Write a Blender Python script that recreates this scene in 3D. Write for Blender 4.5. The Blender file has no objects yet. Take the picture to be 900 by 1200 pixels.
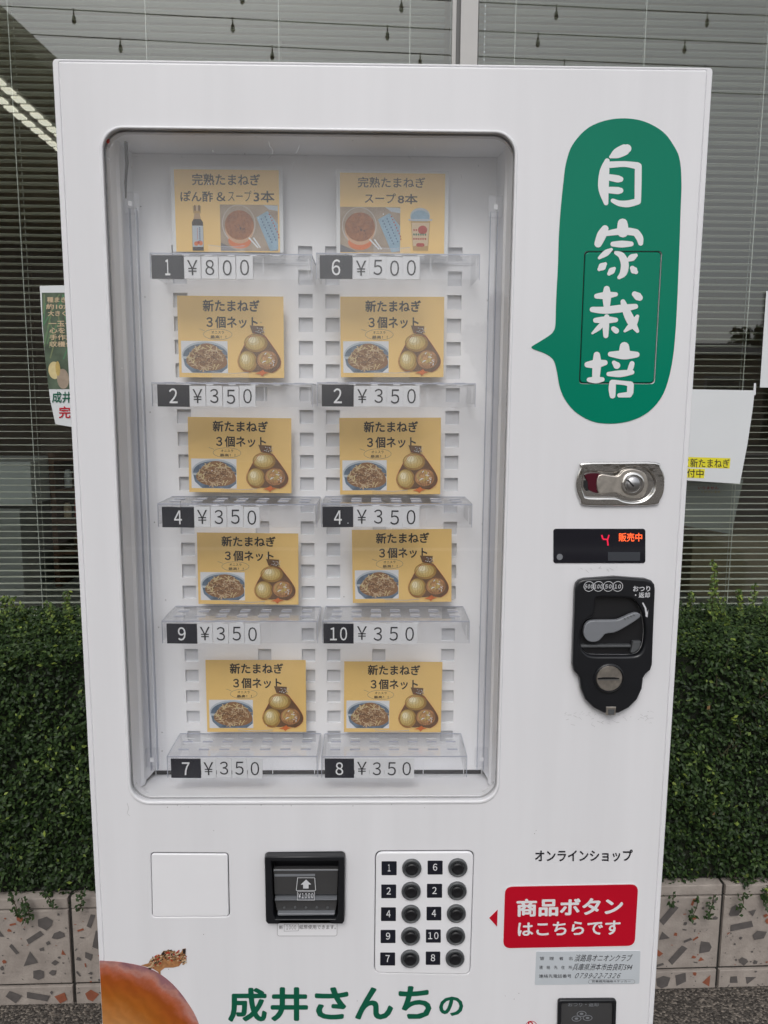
import bpy, math, random
import numpy as np
from mathutils import Vector, Matrix, geometry
random.seed(7); rng = np.random.default_rng(7)
SC = bpy.context.scene
COL = SC.collection

# ------------------------------------------------------------------ camera
EYE = Vector((0.4235, -1.096, 1.40))
YAW, PITCH, ROLL, FPX = 0.01711, 0.14325, 0.00607, 900.0     # focal length in pixels of a 900x1200 picture
def cam_axes():
    cy, sy, cp, sp, cr, sr = math.cos(YAW), math.sin(YAW), math.cos(PITCH), math.sin(PITCH), math.cos(ROLL), math.sin(ROLL)
    F = Vector((sy*cp, cy*cp, -sp)); R = Vector((cy, -sy, 0)); U = R.cross(F)
    return F, R*cr + U*sr, U*cr - R*sr
CF, CR, CU = cam_axes()
cd = bpy.data.cameras.new('camera'); cam = bpy.data.objects.new('camera', cd); COL.objects.link(cam)
cd.sensor_fit = 'VERTICAL'; cd.sensor_height = 36; cd.lens = 36*FPX/1200; cd.clip_start = 0.02; cd.clip_end = 500
cam.matrix_world = Matrix(((CR.x, CU.x, -CF.x, EYE.x), (CR.y, CU.y, -CF.y, EYE.y), (CR.z, CU.z, -CF.z, EYE.z), (0, 0, 0, 1)))
SC.camera = cam

# ------------------------------------------------------------------ sky, sun, exposure
SUN_EL, SUN_AZ = math.radians(47), math.radians(190)
w = bpy.data.worlds.new('World'); SC.world = w; w.use_nodes = True
nt = w.node_tree; nt.nodes.clear()
sky = nt.nodes.new('ShaderNodeTexSky'); sky.sky_type = 'NISHITA'; sky.sun_disc = False
sky.sun_elevation = SUN_EL; sky.sun_rotation = SUN_AZ; sky.air_density = 1.0; sky.dust_density = 3.0; sky.ozone_density = 1.0
hs = nt.nodes.new('ShaderNodeHueSaturation'); hs.inputs['Saturation'].default_value = 0.22
bg = nt.nodes.new('ShaderNodeBackground'); bg.inputs[1].default_value = 0.13
wo = nt.nodes.new('ShaderNodeOutputWorld')
nt.links.new(sky.outputs[0], hs.inputs['Color']); nt.links.new(hs.outputs[0], bg.inputs[0]); nt.links.new(bg.outputs[0], wo.inputs[0])
sl = bpy.data.lights.new('sun', 'SUN'); sl.energy = 0.8; sl.angle = math.radians(30); sl.color = (1, 0.975, 0.94)
so = bpy.data.objects.new('sun', sl); COL.objects.link(so)
sdir = Vector((math.sin(SUN_AZ)*math.cos(SUN_EL), math.cos(SUN_AZ)*math.cos(SUN_EL), math.sin(SUN_EL)))
so.rotation_euler = sdir.to_track_quat('Z', 'Y').to_euler(); so.location = sdir*20
SC.view_settings.view_transform = 'Standard'; SC.view_settings.look = 'None'; SC.view_settings.gamma = 1
SC.view_settings.exposure = 0.15
SC.cycles.transparent_max_bounces = 40; SC.cycles.max_bounces = 10; SC.cycles.caustics_reflective = False; SC.cycles.caustics_refractive = False

# ------------------------------------------------------------------ materials
def lin(c):
    return tuple(((v/255)/12.92 if v/255 <= 0.04045 else ((v/255+0.055)/1.055)**2.4) for v in c)
def mat(name, c, rough=0.5, metal=0.0, spec=0.5, noise=0.0, nscale=20, bump=0.0, bscale=60, stretch=(1, 1, 1), emit=0, coat=0.0, c2=None):
    m = bpy.data.materials.new(name); m.use_nodes = True
    n = m.node_tree.nodes; l = m.node_tree.links; b = n['Principled BSDF']
    c = tuple(c) + (1,)
    b.inputs['Base Color'].default_value = c; b.inputs['Roughness'].default_value = rough
    b.inputs['Metallic'].default_value = metal; b.inputs['Specular IOR Level'].default_value = spec
    b.inputs['Coat Weight'].default_value = coat; b.inputs['Coat Roughness'].default_value = 0.05
    if emit:
        b.inputs['Emission Color'].default_value = c; b.inputs['Emission Strength'].default_value = emit
    tc = n.new('ShaderNodeTexCoord'); mp = n.new('ShaderNodeMapping'); mp.inputs['Scale'].default_value = stretch
    l.new(tc.outputs['Object'], mp.inputs[0])
    t = n.new('ShaderNodeTexNoise'); t.inputs['Scale'].default_value = nscale; t.inputs['Detail'].default_value = 6
    l.new(mp.outputs[0], t.inputs['Vector'])
    r = n.new('ShaderNodeValToRGB'); r.color_ramp.elements[0].position = 0.3; r.color_ramp.elements[1].position = 0.7
    d = c2 if c2 else tuple(v*(1-noise) for v in c[:3])
    r.color_ramp.elements[0].color = tuple(d[:3]) + (1,); r.color_ramp.elements[1].color = c
    l.new(t.outputs[0], r.inputs[0]); l.new(r.outputs[0], b.inputs['Base Color'])
    if bump:
        t2 = n.new('ShaderNodeTexNoise'); t2.inputs['Scale'].default_value = bscale; t2.inputs['Detail'].default_value = 4
        l.new(mp.outputs[0], t2.inputs['Vector'])
        bp = n.new('ShaderNodeBump'); bp.inputs['Strength'].default_value = bump; bp.inputs['Distance'].default_value = 0.002
        l.new(t2.outputs[0], bp.inputs['Height']); l.new(bp.outputs[0], b.inputs['Normal'])
    return m
def glassmat(name, ior=1.5, tint=(1, 1, 1), haze=0.0, hazec=(0.8, 0.82, 0.85), rough=0.0, smudge=0.0):
    m = bpy.data.materials.new(name); m.use_nodes = True
    n = m.node_tree.nodes; l = m.node_tree.links; n.remove(n['Principled BSDF'])
    ge = n.new('ShaderNodeNewGeometry')
    mr = n.new('ShaderNodeMapRange'); mr.inputs['To Min'].default_value = ior; mr.inputs['To Max'].default_value = 1/ior
    l.new(ge.outputs['Backfacing'], mr.inputs['Value'])
    fr = n.new('ShaderNodeFresnel'); l.new(mr.outputs[0], fr.inputs['IOR'])
    tr = n.new('ShaderNodeBsdfTransparent'); tr.inputs[0].default_value = tint + (1,)
    gl = n.new('ShaderNodeBsdfGlossy'); gl.inputs['Roughness'].default_value = rough
    df = n.new('ShaderNodeBsdfDiffuse'); df.inputs[0].default_value = hazec + (1,)
    mh = n.new('ShaderNodeMixShader'); mh.inputs[0].default_value = haze
    if smudge:
        t = n.new('ShaderNodeTexNoise'); t.inputs['Scale'].default_value = 5; t.inputs['Detail'].default_value = 8
        tc = n.new('ShaderNodeTexCoord'); l.new(tc.outputs['Object'], t.inputs['Vector'])
        mm = n.new('ShaderNodeMapRange'); mm.inputs['From Min'].default_value = 0.4; mm.inputs['From Max'].default_value = 0.75
        mm.inputs['To Min'].default_value = haze; mm.inputs['To Max'].default_value = haze+smudge
        l.new(t.outputs[0], mm.inputs['Value']); l.new(mm.outputs[0], mh.inputs[0])
    l.new(tr.outputs[0], mh.inputs[1]); l.new(df.outputs[0], mh.inputs[2])
    mx = n.new('ShaderNodeMixShader'); l.new(fr.outputs[0], mx.inputs[0]); l.new(mh.outputs[0], mx.inputs[1]); l.new(gl.outputs[0], mx.inputs[2])
    l.new(mx.outputs[0], n['Material Output'].inputs[0])
    return m
M = {}
M['white'] = mat('white_enamel', (0.80, 0.80, 0.83), 0.26, noise=0.045, nscale=4, stretch=(7, 7, 0.5), bump=0.03, bscale=14)
M['white2'] = mat('white_painted_steel', (0.80, 0.80, 0.83), 0.35, noise=0.04, nscale=9)
M['inner'] = mat('white_case_lining', (0.89, 0.895, 0.92), 0.45, noise=0.03, nscale=8)
M['socket'] = mat('grey_socket_back', (0.62, 0.63, 0.66), 0.6)
M['panelw'] = mat('white_moulded_plastic', (0.84, 0.84, 0.87), 0.35, noise=0.02)
M['green'] = mat('green_vinyl', (0.0, 0.215, 0.13), 0.22, spec=0.18, noise=0.08, nscale=6)
M['greent'] = mat('dark_green_vinyl', (0.003, 0.11, 0.06), 0.3, noise=0.05)
M['wvinyl'] = mat('white_vinyl', (0.78, 0.79, 0.81), 0.3, noise=0.02)
M['red'] = mat('red_vinyl', (0.52, 0.001, 0.018), 0.35, noise=0.06, nscale=10)
M['blackp'] = mat('black_plastic', (0.012, 0.013, 0.016), 0.28, noise=0.2, nscale=30, bump=0.05, bscale=300)
M['blackm'] = mat('matt_black_plastic', (0.006, 0.006, 0.008), 0.5, noise=0.2)
M['black'] = mat('black_print', (0.012, 0.012, 0.018), 0.4)
M['ink'] = mat('dark_brown_ink', (0.028, 0.022, 0.020), 0.5)
M['inkgrey'] = mat('grey_ink', (0.16, 0.15, 0.16), 0.5)
M['greyp'] = mat('grey_plastic', (0.20, 0.21, 0.23), 0.4, noise=0.06, nscale=50)
M['greyring'] = mat('dark_grey_rubber', (0.085, 0.09, 0.095), 0.45, noise=0.1, nscale=60)
M['smoke'] = mat('smoked_plastic', (0.06, 0.06, 0.062), 0.12, noise=0.15, nscale=12)
M['chrome'] = mat('chrome', (0.80, 0.79, 0.77), 0.06, metal=1, noise=0.05, bump=0.5, bscale=28)
M['steel'] = mat('brushed_steel', (0.55, 0.55, 0.56), 0.3, metal=1, noise=0.15, nscale=60)
M['steelw'] = mat('worn_steel', (0.68, 0.63, 0.57), 0.38, metal=1, noise=0.3, nscale=120)
M['red_reflection'] = mat('painted_red_reflection', (0.07, 0.006, 0.015), 0.2)  # red reflection in the lock chrome, put in as a colour
M['led'] = mat('orange_led', (1.0, 0.12, 0.03), 0.5, emit=0.9)
M['ledred'] = mat('red_led', (0.7, 0.01, 0.05), 0.5, emit=0.5)
M['printw'] = mat('light_grey_print', (0.62, 0.63, 0.66), 0.5)
M['tan'] = mat('tan_card_print', (0.84, 0.57, 0.21), 0.35, noise=0.07, nscale=25)
M['paper'] = mat('white_paper', (0.72, 0.74, 0.76), 0.6, noise=0.04, nscale=6)
M['paperblue'] = mat('pale_blue_film', (0.56, 0.60, 0.64), 0.3, noise=0.05)
M['tagw'] = mat('white_price_plate', (0.72, 0.73, 0.76), 0.4, noise=0.02)
M['tagb'] = mat('black_number_plate', (0.012, 0.013, 0.022), 0.3, noise=0.1)
M['edge'] = mat('acrylic_edge', (0.42, 0.44, 0.53), 0.3)
M['wood'] = mat('table_photo_print', (0.42, 0.33, 0.25), 0.5, noise=0.35, nscale=40)
M['tea'] = mat('tea_print', (0.36, 0.13, 0.04), 0.4, noise=0.45, nscale=150)
M['tealight'] = mat('pale_tea_print', (0.55, 0.33, 0.2), 0.4)
M['glassline'] = mat('glass_rim_print', (0.5, 0.45, 0.42), 0.4)
M['bluep'] = mat('blue_packet_print', (0.28, 0.43, 0.55), 0.4, noise=0.2, nscale=120)
M['bluedk'] = mat('blue_letter_print', (0.05, 0.1, 0.2), 0.4)
M['redp'] = mat('red_print', (0.45, 0.04, 0.02), 0.4, noise=0.3, nscale=200)
M['soy'] = mat('dark_bottle_print', (0.03, 0.02, 0.018), 0.4)
M['gold'] = mat('gold_cap_print', (0.45, 0.28, 0.10), 0.4)
M['bowl'] = mat('bowl_blue_print', (0.16, 0.22, 0.30), 0.4, noise=0.5, nscale=90)
M['bowlrim'] = mat('bowl_rim_print', (0.45, 0.50, 0.55), 0.4)
M['nd1'] = mat('noodle_tan_print', (0.44, 0.29, 0.16), 0.5)
M['nd2'] = mat('noodle_brown_print', (0.27, 0.14, 0.065), 0.5)
M['nd3'] = mat('noodle_dark_print', (0.12, 0.065, 0.04), 0.5)
M['nd4'] = mat('noodle_pale_print', (0.60, 0.46, 0.30), 0.5)
M['on1'] = mat('onion_yellow_print', (0.58, 0.42, 0.14), 0.4, noise=0.3, nscale=60)
M['on2'] = mat('onion_pale_print', (0.70, 0.58, 0.30), 0.4, noise=0.15, nscale=60)
M['on3'] = mat('onion_shadow_print', (0.17, 0.09, 0.045), 0.4, noise=0.3, nscale=90)
M['on4'] = mat('onion_net_print', (0.50, 0.24, 0.10), 0.4, noise=0.5, nscale=160)
M['on5'] = mat('onion_rim_print', (0.40, 0.23, 0.06), 0.4, noise=0.3, nscale=120)
M['on6'] = mat('onion_gold_print', (0.66, 0.49, 0.19), 0.4, noise=0.2, nscale=120)
M['on7'] = mat('onion_gloss_print', (0.82, 0.74, 0.50), 0.4)
M['on8'] = mat('onion_skin_gold_print', (0.60, 0.34, 0.14), 0.4, noise=0.5, nscale=200)
M['orange'] = mat('orange_tag_print', (0.62, 0.16, 0.04), 0.4)
M['glass'] = glassmat('window_glass', 1.85, (0.93, 0.96, 0.95))
M['front_glass'] = glassmat('clear_acrylic_front', 1.44, (1.0, 1.0, 1.0), haze=0.004, smudge=0.03)
M['acrylic'] = glassmat('clear_acrylic', 1.49, (0.99, 0.992, 0.998), haze=0.012, rough=0.02)
M['alu'] = mat('pale_aluminium_frame', (0.50, 0.49, 0.48), 0.4, noise=0.05)
M['aludark'] = mat('grey_window_gasket', (0.12, 0.12, 0.12), 0.5)
M['slat'] = mat('blind_slat_paint', (0.62, 0.61, 0.53), 0.4, noise=0.05)
M['cord'] = mat('pale_cord', (0.62, 0.61, 0.56), 0.7)
M['concrete'] = mat('beige_cast_stone', (0.38, 0.335, 0.30), 0.8, noise=0.28, nscale=22, bump=0.6, bscale=160, c2=(0.27, 0.235, 0.21))
M['mortar'] = mat('dark_joint', (0.022, 0.02, 0.018), 0.9)
M['chipg'] = mat('grey_stone_chip', (0.12, 0.108, 0.104), 0.6, noise=0.25, nscale=60)
M['chipo'] = mat('orange_brick_chip', (0.30, 0.095, 0.05), 0.7, noise=0.25, nscale=60)
M['brownroom'] = mat('brown_room_wall', (0.34, 0.28, 0.23), 0.8, noise=0.2, nscale=2)
M['ceil'] = mat('pale_ceiling_boards', (0.66, 0.60, 0.48), 0.8, noise=0.08)
M['cardboard'] = mat('cardboard', (0.34, 0.27, 0.18), 0.8, noise=0.1)
M['cabinet'] = mat('office_grey_steel', (0.42, 0.43, 0.42), 0.5, noise=0.08)
M['browncup'] = mat('brown_wood', (0.16, 0.07, 0.035), 0.5, noise=0.4, nscale=8)
M['lamp'] = mat('lit_lamp_cell', (1.0, 0.97, 0.80), 0.5, emit=4.0)
M['stem'] = mat('hedge_stem', (0.07, 0.06, 0.03), 0.9, noise=0.4)
M['deadleaf'] = mat('dead_leaf', (0.22, 0.13, 0.05), 0.8, noise=0.3)
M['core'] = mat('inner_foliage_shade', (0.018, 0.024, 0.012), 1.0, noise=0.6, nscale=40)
M['houseg'] = mat('grey_house_render', (0.16, 0.15, 0.14), 0.8, noise=0.2, nscale=2)
M['houset'] = mat('tan_house_render', (0.36, 0.30, 0.22), 0.8, noise=0.2, nscale=2)
M['roofm'] = mat('dark_roof_tile', (0.06, 0.06, 0.065), 0.7, noise=0.3)
M['dgreen'] = mat('tree_leaf', (0.04, 0.06, 0.03), 0.8, noise=0.4)
M['dirt'] = mat('dirt_mark', (0.22, 0.21, 0.21), 0.8)
M['dirtl'] = mat('faint_scuff', (0.50, 0.50, 0.51), 0.7)
M['gasket'] = mat('grey_gasket', (0.38, 0.38, 0.39), 0.5)
M['rubber'] = mat('black_rubber', (0.03, 0.03, 0.032), 0.6)
M['linepaint'] = mat('road_paint', (0.7, 0.7, 0.68), 0.6, noise=0.2)
M['kerb'] = mat('pale_concrete', (0.45, 0.43, 0.40), 0.8, noise=0.15)
M['yellow'] = mat('yellow_marker', (0.78, 0.70, 0.03), 0.5)

def asphalt():
    m = bpy.data.materials.new('asphalt'); m.use_nodes = True; n = m.node_tree.nodes; l = m.node_tree.links; b = n['Principled BSDF']
    tc = n.new('ShaderNodeTexCoord'); v = n.new('ShaderNodeTexVoronoi'); v.inputs['Scale'].default_value = 190
    l.new(tc.outputs['Object'], v.inputs['Vector'])
    r = n.new('ShaderNodeValToRGB'); e = r.color_ramp.elements
    e[0].color = (0.022, 0.018, 0.015, 1); e[1].color = (0.26, 0.225, 0.19, 1); e[1].position = 0.95
    x = e.new(0.5); x.color = (0.075, 0.066, 0.058, 1)
    l.new(v.outputs['Color'], r.inputs[0]); l.new(r.outputs[0], b.inputs['Base Color']); b.inputs['Roughness'].default_value = 0.85
    bp = n.new('ShaderNodeBump'); bp.inputs['Strength'].default_value = 1; bp.inputs['Distance'].default_value = 0.004
    l.new(v.outputs['Distance'], bp.inputs['Height']); bp.invert = True; l.new(bp.outputs[0], b.inputs['Normal'])
    return m
M['asphalt'] = asphalt()
def leafmat():
    m = bpy.data.materials.new('hedge_leaf'); m.use_nodes = True; n = m.node_tree.nodes; l = m.node_tree.links; b = n['Principled BSDF']
    a = n.new('ShaderNodeAttribute'); a.attribute_name = 'shade'
    r = n.new('ShaderNodeValToRGB'); e = r.color_ramp.elements
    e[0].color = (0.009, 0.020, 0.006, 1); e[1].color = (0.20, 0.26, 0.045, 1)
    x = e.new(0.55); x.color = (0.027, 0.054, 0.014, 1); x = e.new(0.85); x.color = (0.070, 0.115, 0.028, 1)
    l.new(a.outputs['Fac'], r.inputs[0]); l.new(r.outputs[0], b.inputs['Base Color'])
    b.inputs['Roughness'].default_value = 0.5; b.inputs['Specular IOR Level'].default_value = 0.25
    return m
M['leaf'] = leafmat()
def onionmat(cx, cz, R):
    m = bpy.data.materials.new('onion_skin_print'); m.use_nodes = True; n = m.node_tree.nodes; l = m.node_tree.links; b = n['Principled BSDF']
    tc = n.new('ShaderNodeTexCoord'); mp = n.new('ShaderNodeMapping'); mp.inputs['Location'].default_value = (-cx/R, 0, -cz/R); mp.inputs['Scale'].default_value = (1/R, 0, 1/R)
    l.new(tc.outputs['Object'], mp.inputs[0])
    ln = n.new('ShaderNodeVectorMath'); ln.operation = 'LENGTH'; l.new(mp.outputs[0], ln.inputs[0])
    ns = n.new('ShaderNodeTexNoise'); ns.inputs['Scale'].default_value = 7; ns.inputs['Detail'].default_value = 10; ns.inputs['Roughness'].default_value = 0.68; l.new(mp.outputs[0], ns.inputs['Vector'])
    ad = n.new('ShaderNodeMath'); ad.operation = 'MULTIPLY_ADD'; ad.inputs[1].default_value = 0.25; l.new(ns.outputs[0], ad.inputs[0]); l.new(ln.outputs['Value'], ad.inputs[2])
    r = n.new('ShaderNodeValToRGB'); e = r.color_ramp.elements
    e[0].position = 0.40/1.3; e[0].color = (0.56, 0.27, 0.12, 1); e[1].position = 1.17/1.3; e[1].color = (0.30, 0.14, 0.16, 1)
    for p, c in ((0.66, (0.50, 0.21, 0.06, 1)), (0.84, (0.40, 0.12, 0.015, 1)), (1.0, (0.36, 0.08, 0.012, 1)), (1.07, (0.46, 0.13, 0.07, 1)), (1.12, (0.50, 0.24, 0.20, 1))):
        x = e.new(p/1.3); x.color = c
    dv = n.new('ShaderNodeMath'); dv.operation = 'MULTIPLY'; dv.inputs[1].default_value = 1/1.3; l.new(ad.outputs[0], dv.inputs[0]); l.new(dv.outputs[0], r.inputs[0])
    wv = n.new('ShaderNodeTexWave'); wv.wave_type = 'BANDS'; wv.bands_direction = 'X'; wv.inputs['Scale'].default_value = 3; wv.inputs['Distortion'].default_value = 7; wv.inputs['Detail'].default_value = 5; wv.inputs['Detail Scale'].default_value = 2
    mr = n.new('ShaderNodeMapping'); mr.inputs['Rotation'].default_value = (0, math.radians(35), 0); l.new(mp.outputs[0], mr.inputs[0]); l.new(mr.outputs[0], wv.inputs['Vector'])
    mx = n.new('ShaderNodeMixRGB'); mx.blend_type = 'MULTIPLY'; mx.inputs[0].default_value = 0.13; l.new(r.outputs[0], mx.inputs[1]); l.new(wv.outputs['Color'], mx.inputs[2])
    l.new(mx.outputs[0], b.inputs['Base Color']); b.inputs['Roughness'].default_value = 0.3
    return m

# ------------------------------------------------------------------ builders
FRAME = Matrix.Identity(4)                       # frame the coordinates are given in (machine: world; shop front: turned a little)
def P(px, py, Y=0.0):
    """point of the 900x1200 photograph carried onto the upright plane at depth Y of the current frame -> (x, z)"""
    inv = FRAME.inverted()
    o = inv @ EYE; d = inv.to_3x3() @ (CF + CR*((px-450)/FPX) - CU*((py-600)/FPX))
    t = (Y - o.y)/d.y; q = o + d*t
    return (q.x, q.z)
def PZ(px, py, Z):
    inv = FRAME.inverted()
    o = inv @ EYE; d = inv.to_3x3() @ (CF + CR*((px-450)/FPX) - CU*((py-600)/FPX))
    t = (Z - o.z)/d.z; q = o + d*t
    return (q.x, q.y)
ORG = {}
def org(o): return ORG.get(o.name, Vector((0, 0, 0))) if o else Vector((0, 0, 0))
def tag(o, label=None, cat=None, group=None, kind=None):
    for k, v in (('label', label), ('category', cat), ('group', group), ('kind', kind)):
        if v: o[k] = v
    return o
def thing(name, loc, label, cat, group=None, kind=None):
    o = bpy.data.objects.new(name, None); COL.objects.link(o); o.empty_display_size = 0.05
    o.matrix_world = FRAME @ Matrix.Translation(Vector(loc)); ORG[o.name] = Vector(loc)
    return tag(o, label, cat, group, kind)
def link_mesh(name, me, mats, parent, origin=None, smooth=None):
    for m in mats: me.materials.append(m)
    o = bpy.data.objects.new(name, me); COL.objects.link(o)
    base = org(parent); origin = Vector(origin) if origin is not None else base
    me.transform(Matrix.Translation(-origin))
    if parent: o.parent = parent; o.location = origin - base
    else: o.matrix_world = FRAME @ Matrix.Translation(origin)
    ORG[o.name] = origin
    if smooth:
        me.polygons.foreach_set('use_smooth', [True]*len(me.polygons)); me.set_sharp_from_angle(angle=math.radians(smooth))
    return o
class MB:
    def __init__(s): s.v = []; s.f = []; s.m = []; s.mats = []
    def mi(s, m):
        m = M[m] if isinstance(m, str) else m
        if m not in s.mats: s.mats.append(m)
        return s.mats.index(m)
    def face(s, pts, m):
        b = len(s.v); s.v += [tuple(p) for p in pts]; s.f.append(tuple(range(b, b+len(pts)))); s.m.append(s.mi(m))
    def box(s, x0, x1, y0, y1, z0, z1, m, skip=()):
        b = len(s.v); s.v += [(x0, y0, z0), (x1, y0, z0), (x1, y1, z0), (x0, y1, z0), (x0, y0, z1), (x1, y0, z1), (x1, y1, z1), (x0, y1, z1)]
        k = s.mi(m)
        for f in ((0, 3, 2, 1), (4, 5, 6, 7), (0, 1, 5, 4), (1, 2, 6, 5), (2, 3, 7, 6), (3, 0, 4, 7)):
            s.f.append(tuple(b+i for i in f)); s.m.append(k)
        return s
    def flat(s, pts, y, m):
        """filled outline in the x-z plane at depth y, facing the viewer; pts [(x,z)]"""
        a = sum(pts[i][0]*pts[(i+1) % len(pts)][1] - pts[(i+1) % len(pts)][0]*pts[i][1] for i in range(len(pts)))
        if a < 0: pts = pts[::-1]
        b = len(s.v); s.v += [(p[0], y, p[1]) for p in pts]; k = s.mi(m)
        for t in geometry.tessellate_polygon([[Vector((p[0], p[1], 0)) for p in pts]]):
            q = [pts[i] for i in t]
            ar = (q[1][0]-q[0][0])*(q[2][1]-q[0][1]) - (q[2][0]-q[0][0])*(q[1][1]-q[0][1])
            t = tuple(t) if ar > 0 else tuple(t)[::-1]
            s.f.append(tuple(b+i for i in t)); s.m.append(k)
        return s
    def tube(s, pts, r, m, n=8):
        k = s.mi(m); rings = []
        for i, p in enumerate(pts):
            p = Vector(p); d = (Vector(pts[min(i+1, len(pts)-1)]) - Vector(pts[max(i-1, 0)])).normalized()
            a = d.cross(Vector((0, 0, 1)) if abs(d.z) < 0.9 else Vector((1, 0, 0))).normalized(); c = d.cross(a)
            rr = r[i] if isinstance(r, (list, tuple)) else r
            b = len(s.v); rings.append(b)
            for j in range(n):
                t = 2*math.pi*j/n; s.v.append(tuple(p + (a*math.cos(t) + c*math.sin(t))*rr))
        for i in range(len(rings)-1):
            for j in range(n):
                s.f.append((rings[i]+j, rings[i]+(j+1) % n, rings[i+1]+(j+1) % n, rings[i+1]+j)); s.m.append(k)
        s.f.append(tuple(rings[0]+j for j in range(n))[::-1]); s.m.append(k)
        s.f.append(tuple(rings[-1]+j for j in range(n))); s.m.append(k)
        return s
    def lathe(s, cx, cz, prof, m, n=32):
        """rings about an axis along y: prof [(radius, y)] from outside in"""
        k = s.mi(m); rings = []
        for r, y in prof:
            b = len(s.v); rings.append(b)
            for j in range(n):
                t = 2*math.pi*j/n; s.v.append((cx+r*math.cos(t), y, cz+r*math.sin(t)))
        for i in range(len(rings)-1):
            for j in range(n):
                s.f.append((rings[i]+j, rings[i]+(j+1) % n, rings[i+1]+(j+1) % n, rings[i+1]+j)); s.m.append(k)
        s.f.append(tuple(rings[-1]+j for j in range(n))); s.m.append(k)
        return s
    def add(s, me, m, fn=None):
        b = len(s.v); k = s.mi(m)
        s.v += [tuple(fn(v.co)) if fn else tuple(v.co) for v in me.vertices]
        for p in me.polygons: s.f.append(tuple(b+i for i in p.vertices)); s.m.append(k)
    def build(s, name, parent=None, origin=None, smooth=None):
        me = bpy.data.meshes.new(name); me.from_pydata(s.v, [], s.f); me.update()
        me.polygons.foreach_set('material_index', s.m)
        return link_mesh(name, me, s.mats, parent, origin, smooth)
def curve_mesh(cu):
    o = bpy.data.objects.new('tmp', cu); COL.objects.link(o)
    dg = bpy.context.evaluated_depsgraph_get(); me = bpy.data.meshes.new_from_object(o.evaluated_get(dg))
    bpy.data.objects.remove(o); bpy.data.curves.remove(cu)
    return me
def plate_mesh(outlines, y_front, y_back, bevel=0.0, res=2):
    """outlines: list of [(x,z)], the first the outside, others holes; front face at y_front (toward the viewer, smaller y)"""
    cu = bpy.data.curves.new('tmp', 'CURVE'); cu.dimensions = '2D'; cu.fill_mode = 'BOTH'
    th = abs(y_back-y_front)
    cu.extrude = max(th/2 - bevel, 1e-5); cu.bevel_depth = bevel; cu.bevel_resolution = res; cu.offset = -bevel
    for pts in outlines:
        sp = cu.splines.new('POLY'); sp.points.add(len(pts)-1); sp.use_cyclic_u = True
        for q, p in zip(sp.points, pts): q.co = (p[0], p[1], 0, 1)
    me = curve_mesh(cu)
    mid = (y_front+y_back)/2
    me.transform(Matrix(((1, 0, 0, 0), (0, 0, -1, mid), (0, 1, 0, 0), (0, 0, 0, 1))))
    return me
def plate(name, outlines, y_front, y_back, m, parent, bevel=0.0, res=2):
    me = plate_mesh(outlines, y_front, y_back, bevel, res); me.name = name
    me.materials.clear()
    return link_mesh(name, me, [M[m] if isinstance(m, str) else m], parent, None, 35)
def rrect_px(x0, y0, x1, y1, r, Y=0.0, n=6):
    """rounded rectangle given in photo pixels -> metric outline"""
    return [P(x, y, Y) for x, y in rr(x0, y0, x1, y1, r, n)]
def rr(x0, y0, x1, y1, r, n=6):
    o = []
    for cx, cy, a0 in ((x1-r, y0+r, -90), (x1-r, y1-r, 0), (x0+r, y1-r, 90), (x0+r, y0+r, 180)):
        for i in range(n+1):
            a = math.radians(a0+90*i/n); o.append((cx+r*math.cos(a), cy+r*math.sin(a)))
    return o
def quad_rr(c, r, n=6):
    """rounded quad from four (x,z) corners TL,TR,BR,BL with corner radius r in metres"""
    o = []
    for i in range(4):
        p = Vector(c[i]); a = (Vector(c[i-1])-p).normalized(); b = (Vector(c[(i+1) % 4])-p).normalized()
        s = p+a*r; e = p+b*r
        for k in range(n+1):
            t = k/n; q = s*(1-t)**2 + p*2*t*(1-t)*0.98 + e*t*t + p*2*t*(1-t)*0.02; o.append((q.x, q.y))
    return o
def catmull(pts, n=5, closed=True):
    o = []; N = len(pts)
    for i in range(N if closed else N-1):
        p0, p1, p2, p3 = (pts[(i+k-1) % N] if closed else pts[min(max(i+k-1, 0), N-1)] for k in range(4))
        for k in range(n):
            t = k/n
            o.append(tuple(0.5*(2*b + (c-a)*t + (2*a-5*b+4*c-d)*t*t + (3*b-a-3*c+d)*t**3) for a, b, c, d in zip(p0, p1, p2, p3)))
    if not closed: o.append(tuple(pts[-1]))
    return o
def ell(cx, cz, rx, rz, n=24, a0=0): return [(cx+rx*math.cos(2*math.pi*i/n+a0), cz+rz*math.sin(2*math.pi*i/n+a0)) for i in range(n)]
def line_poly(pts, wd):
    """ribbon polygon round a polyline of (x,z)"""
    L, Rr = [], []
    for i, p in enumerate(pts):
        a = Vector(pts[max(i-1, 0)]); b = Vector(pts[min(i+1, len(pts)-1)]); d = (b-a).normalized(); nn = Vector((-d.y, d.x))*wd/2
        L.append((p[0]+nn.x, p[1]+nn.y)); Rr.append((p[0]-nn.x, p[1]-nn.y))
    return L + Rr[::-1]
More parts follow.
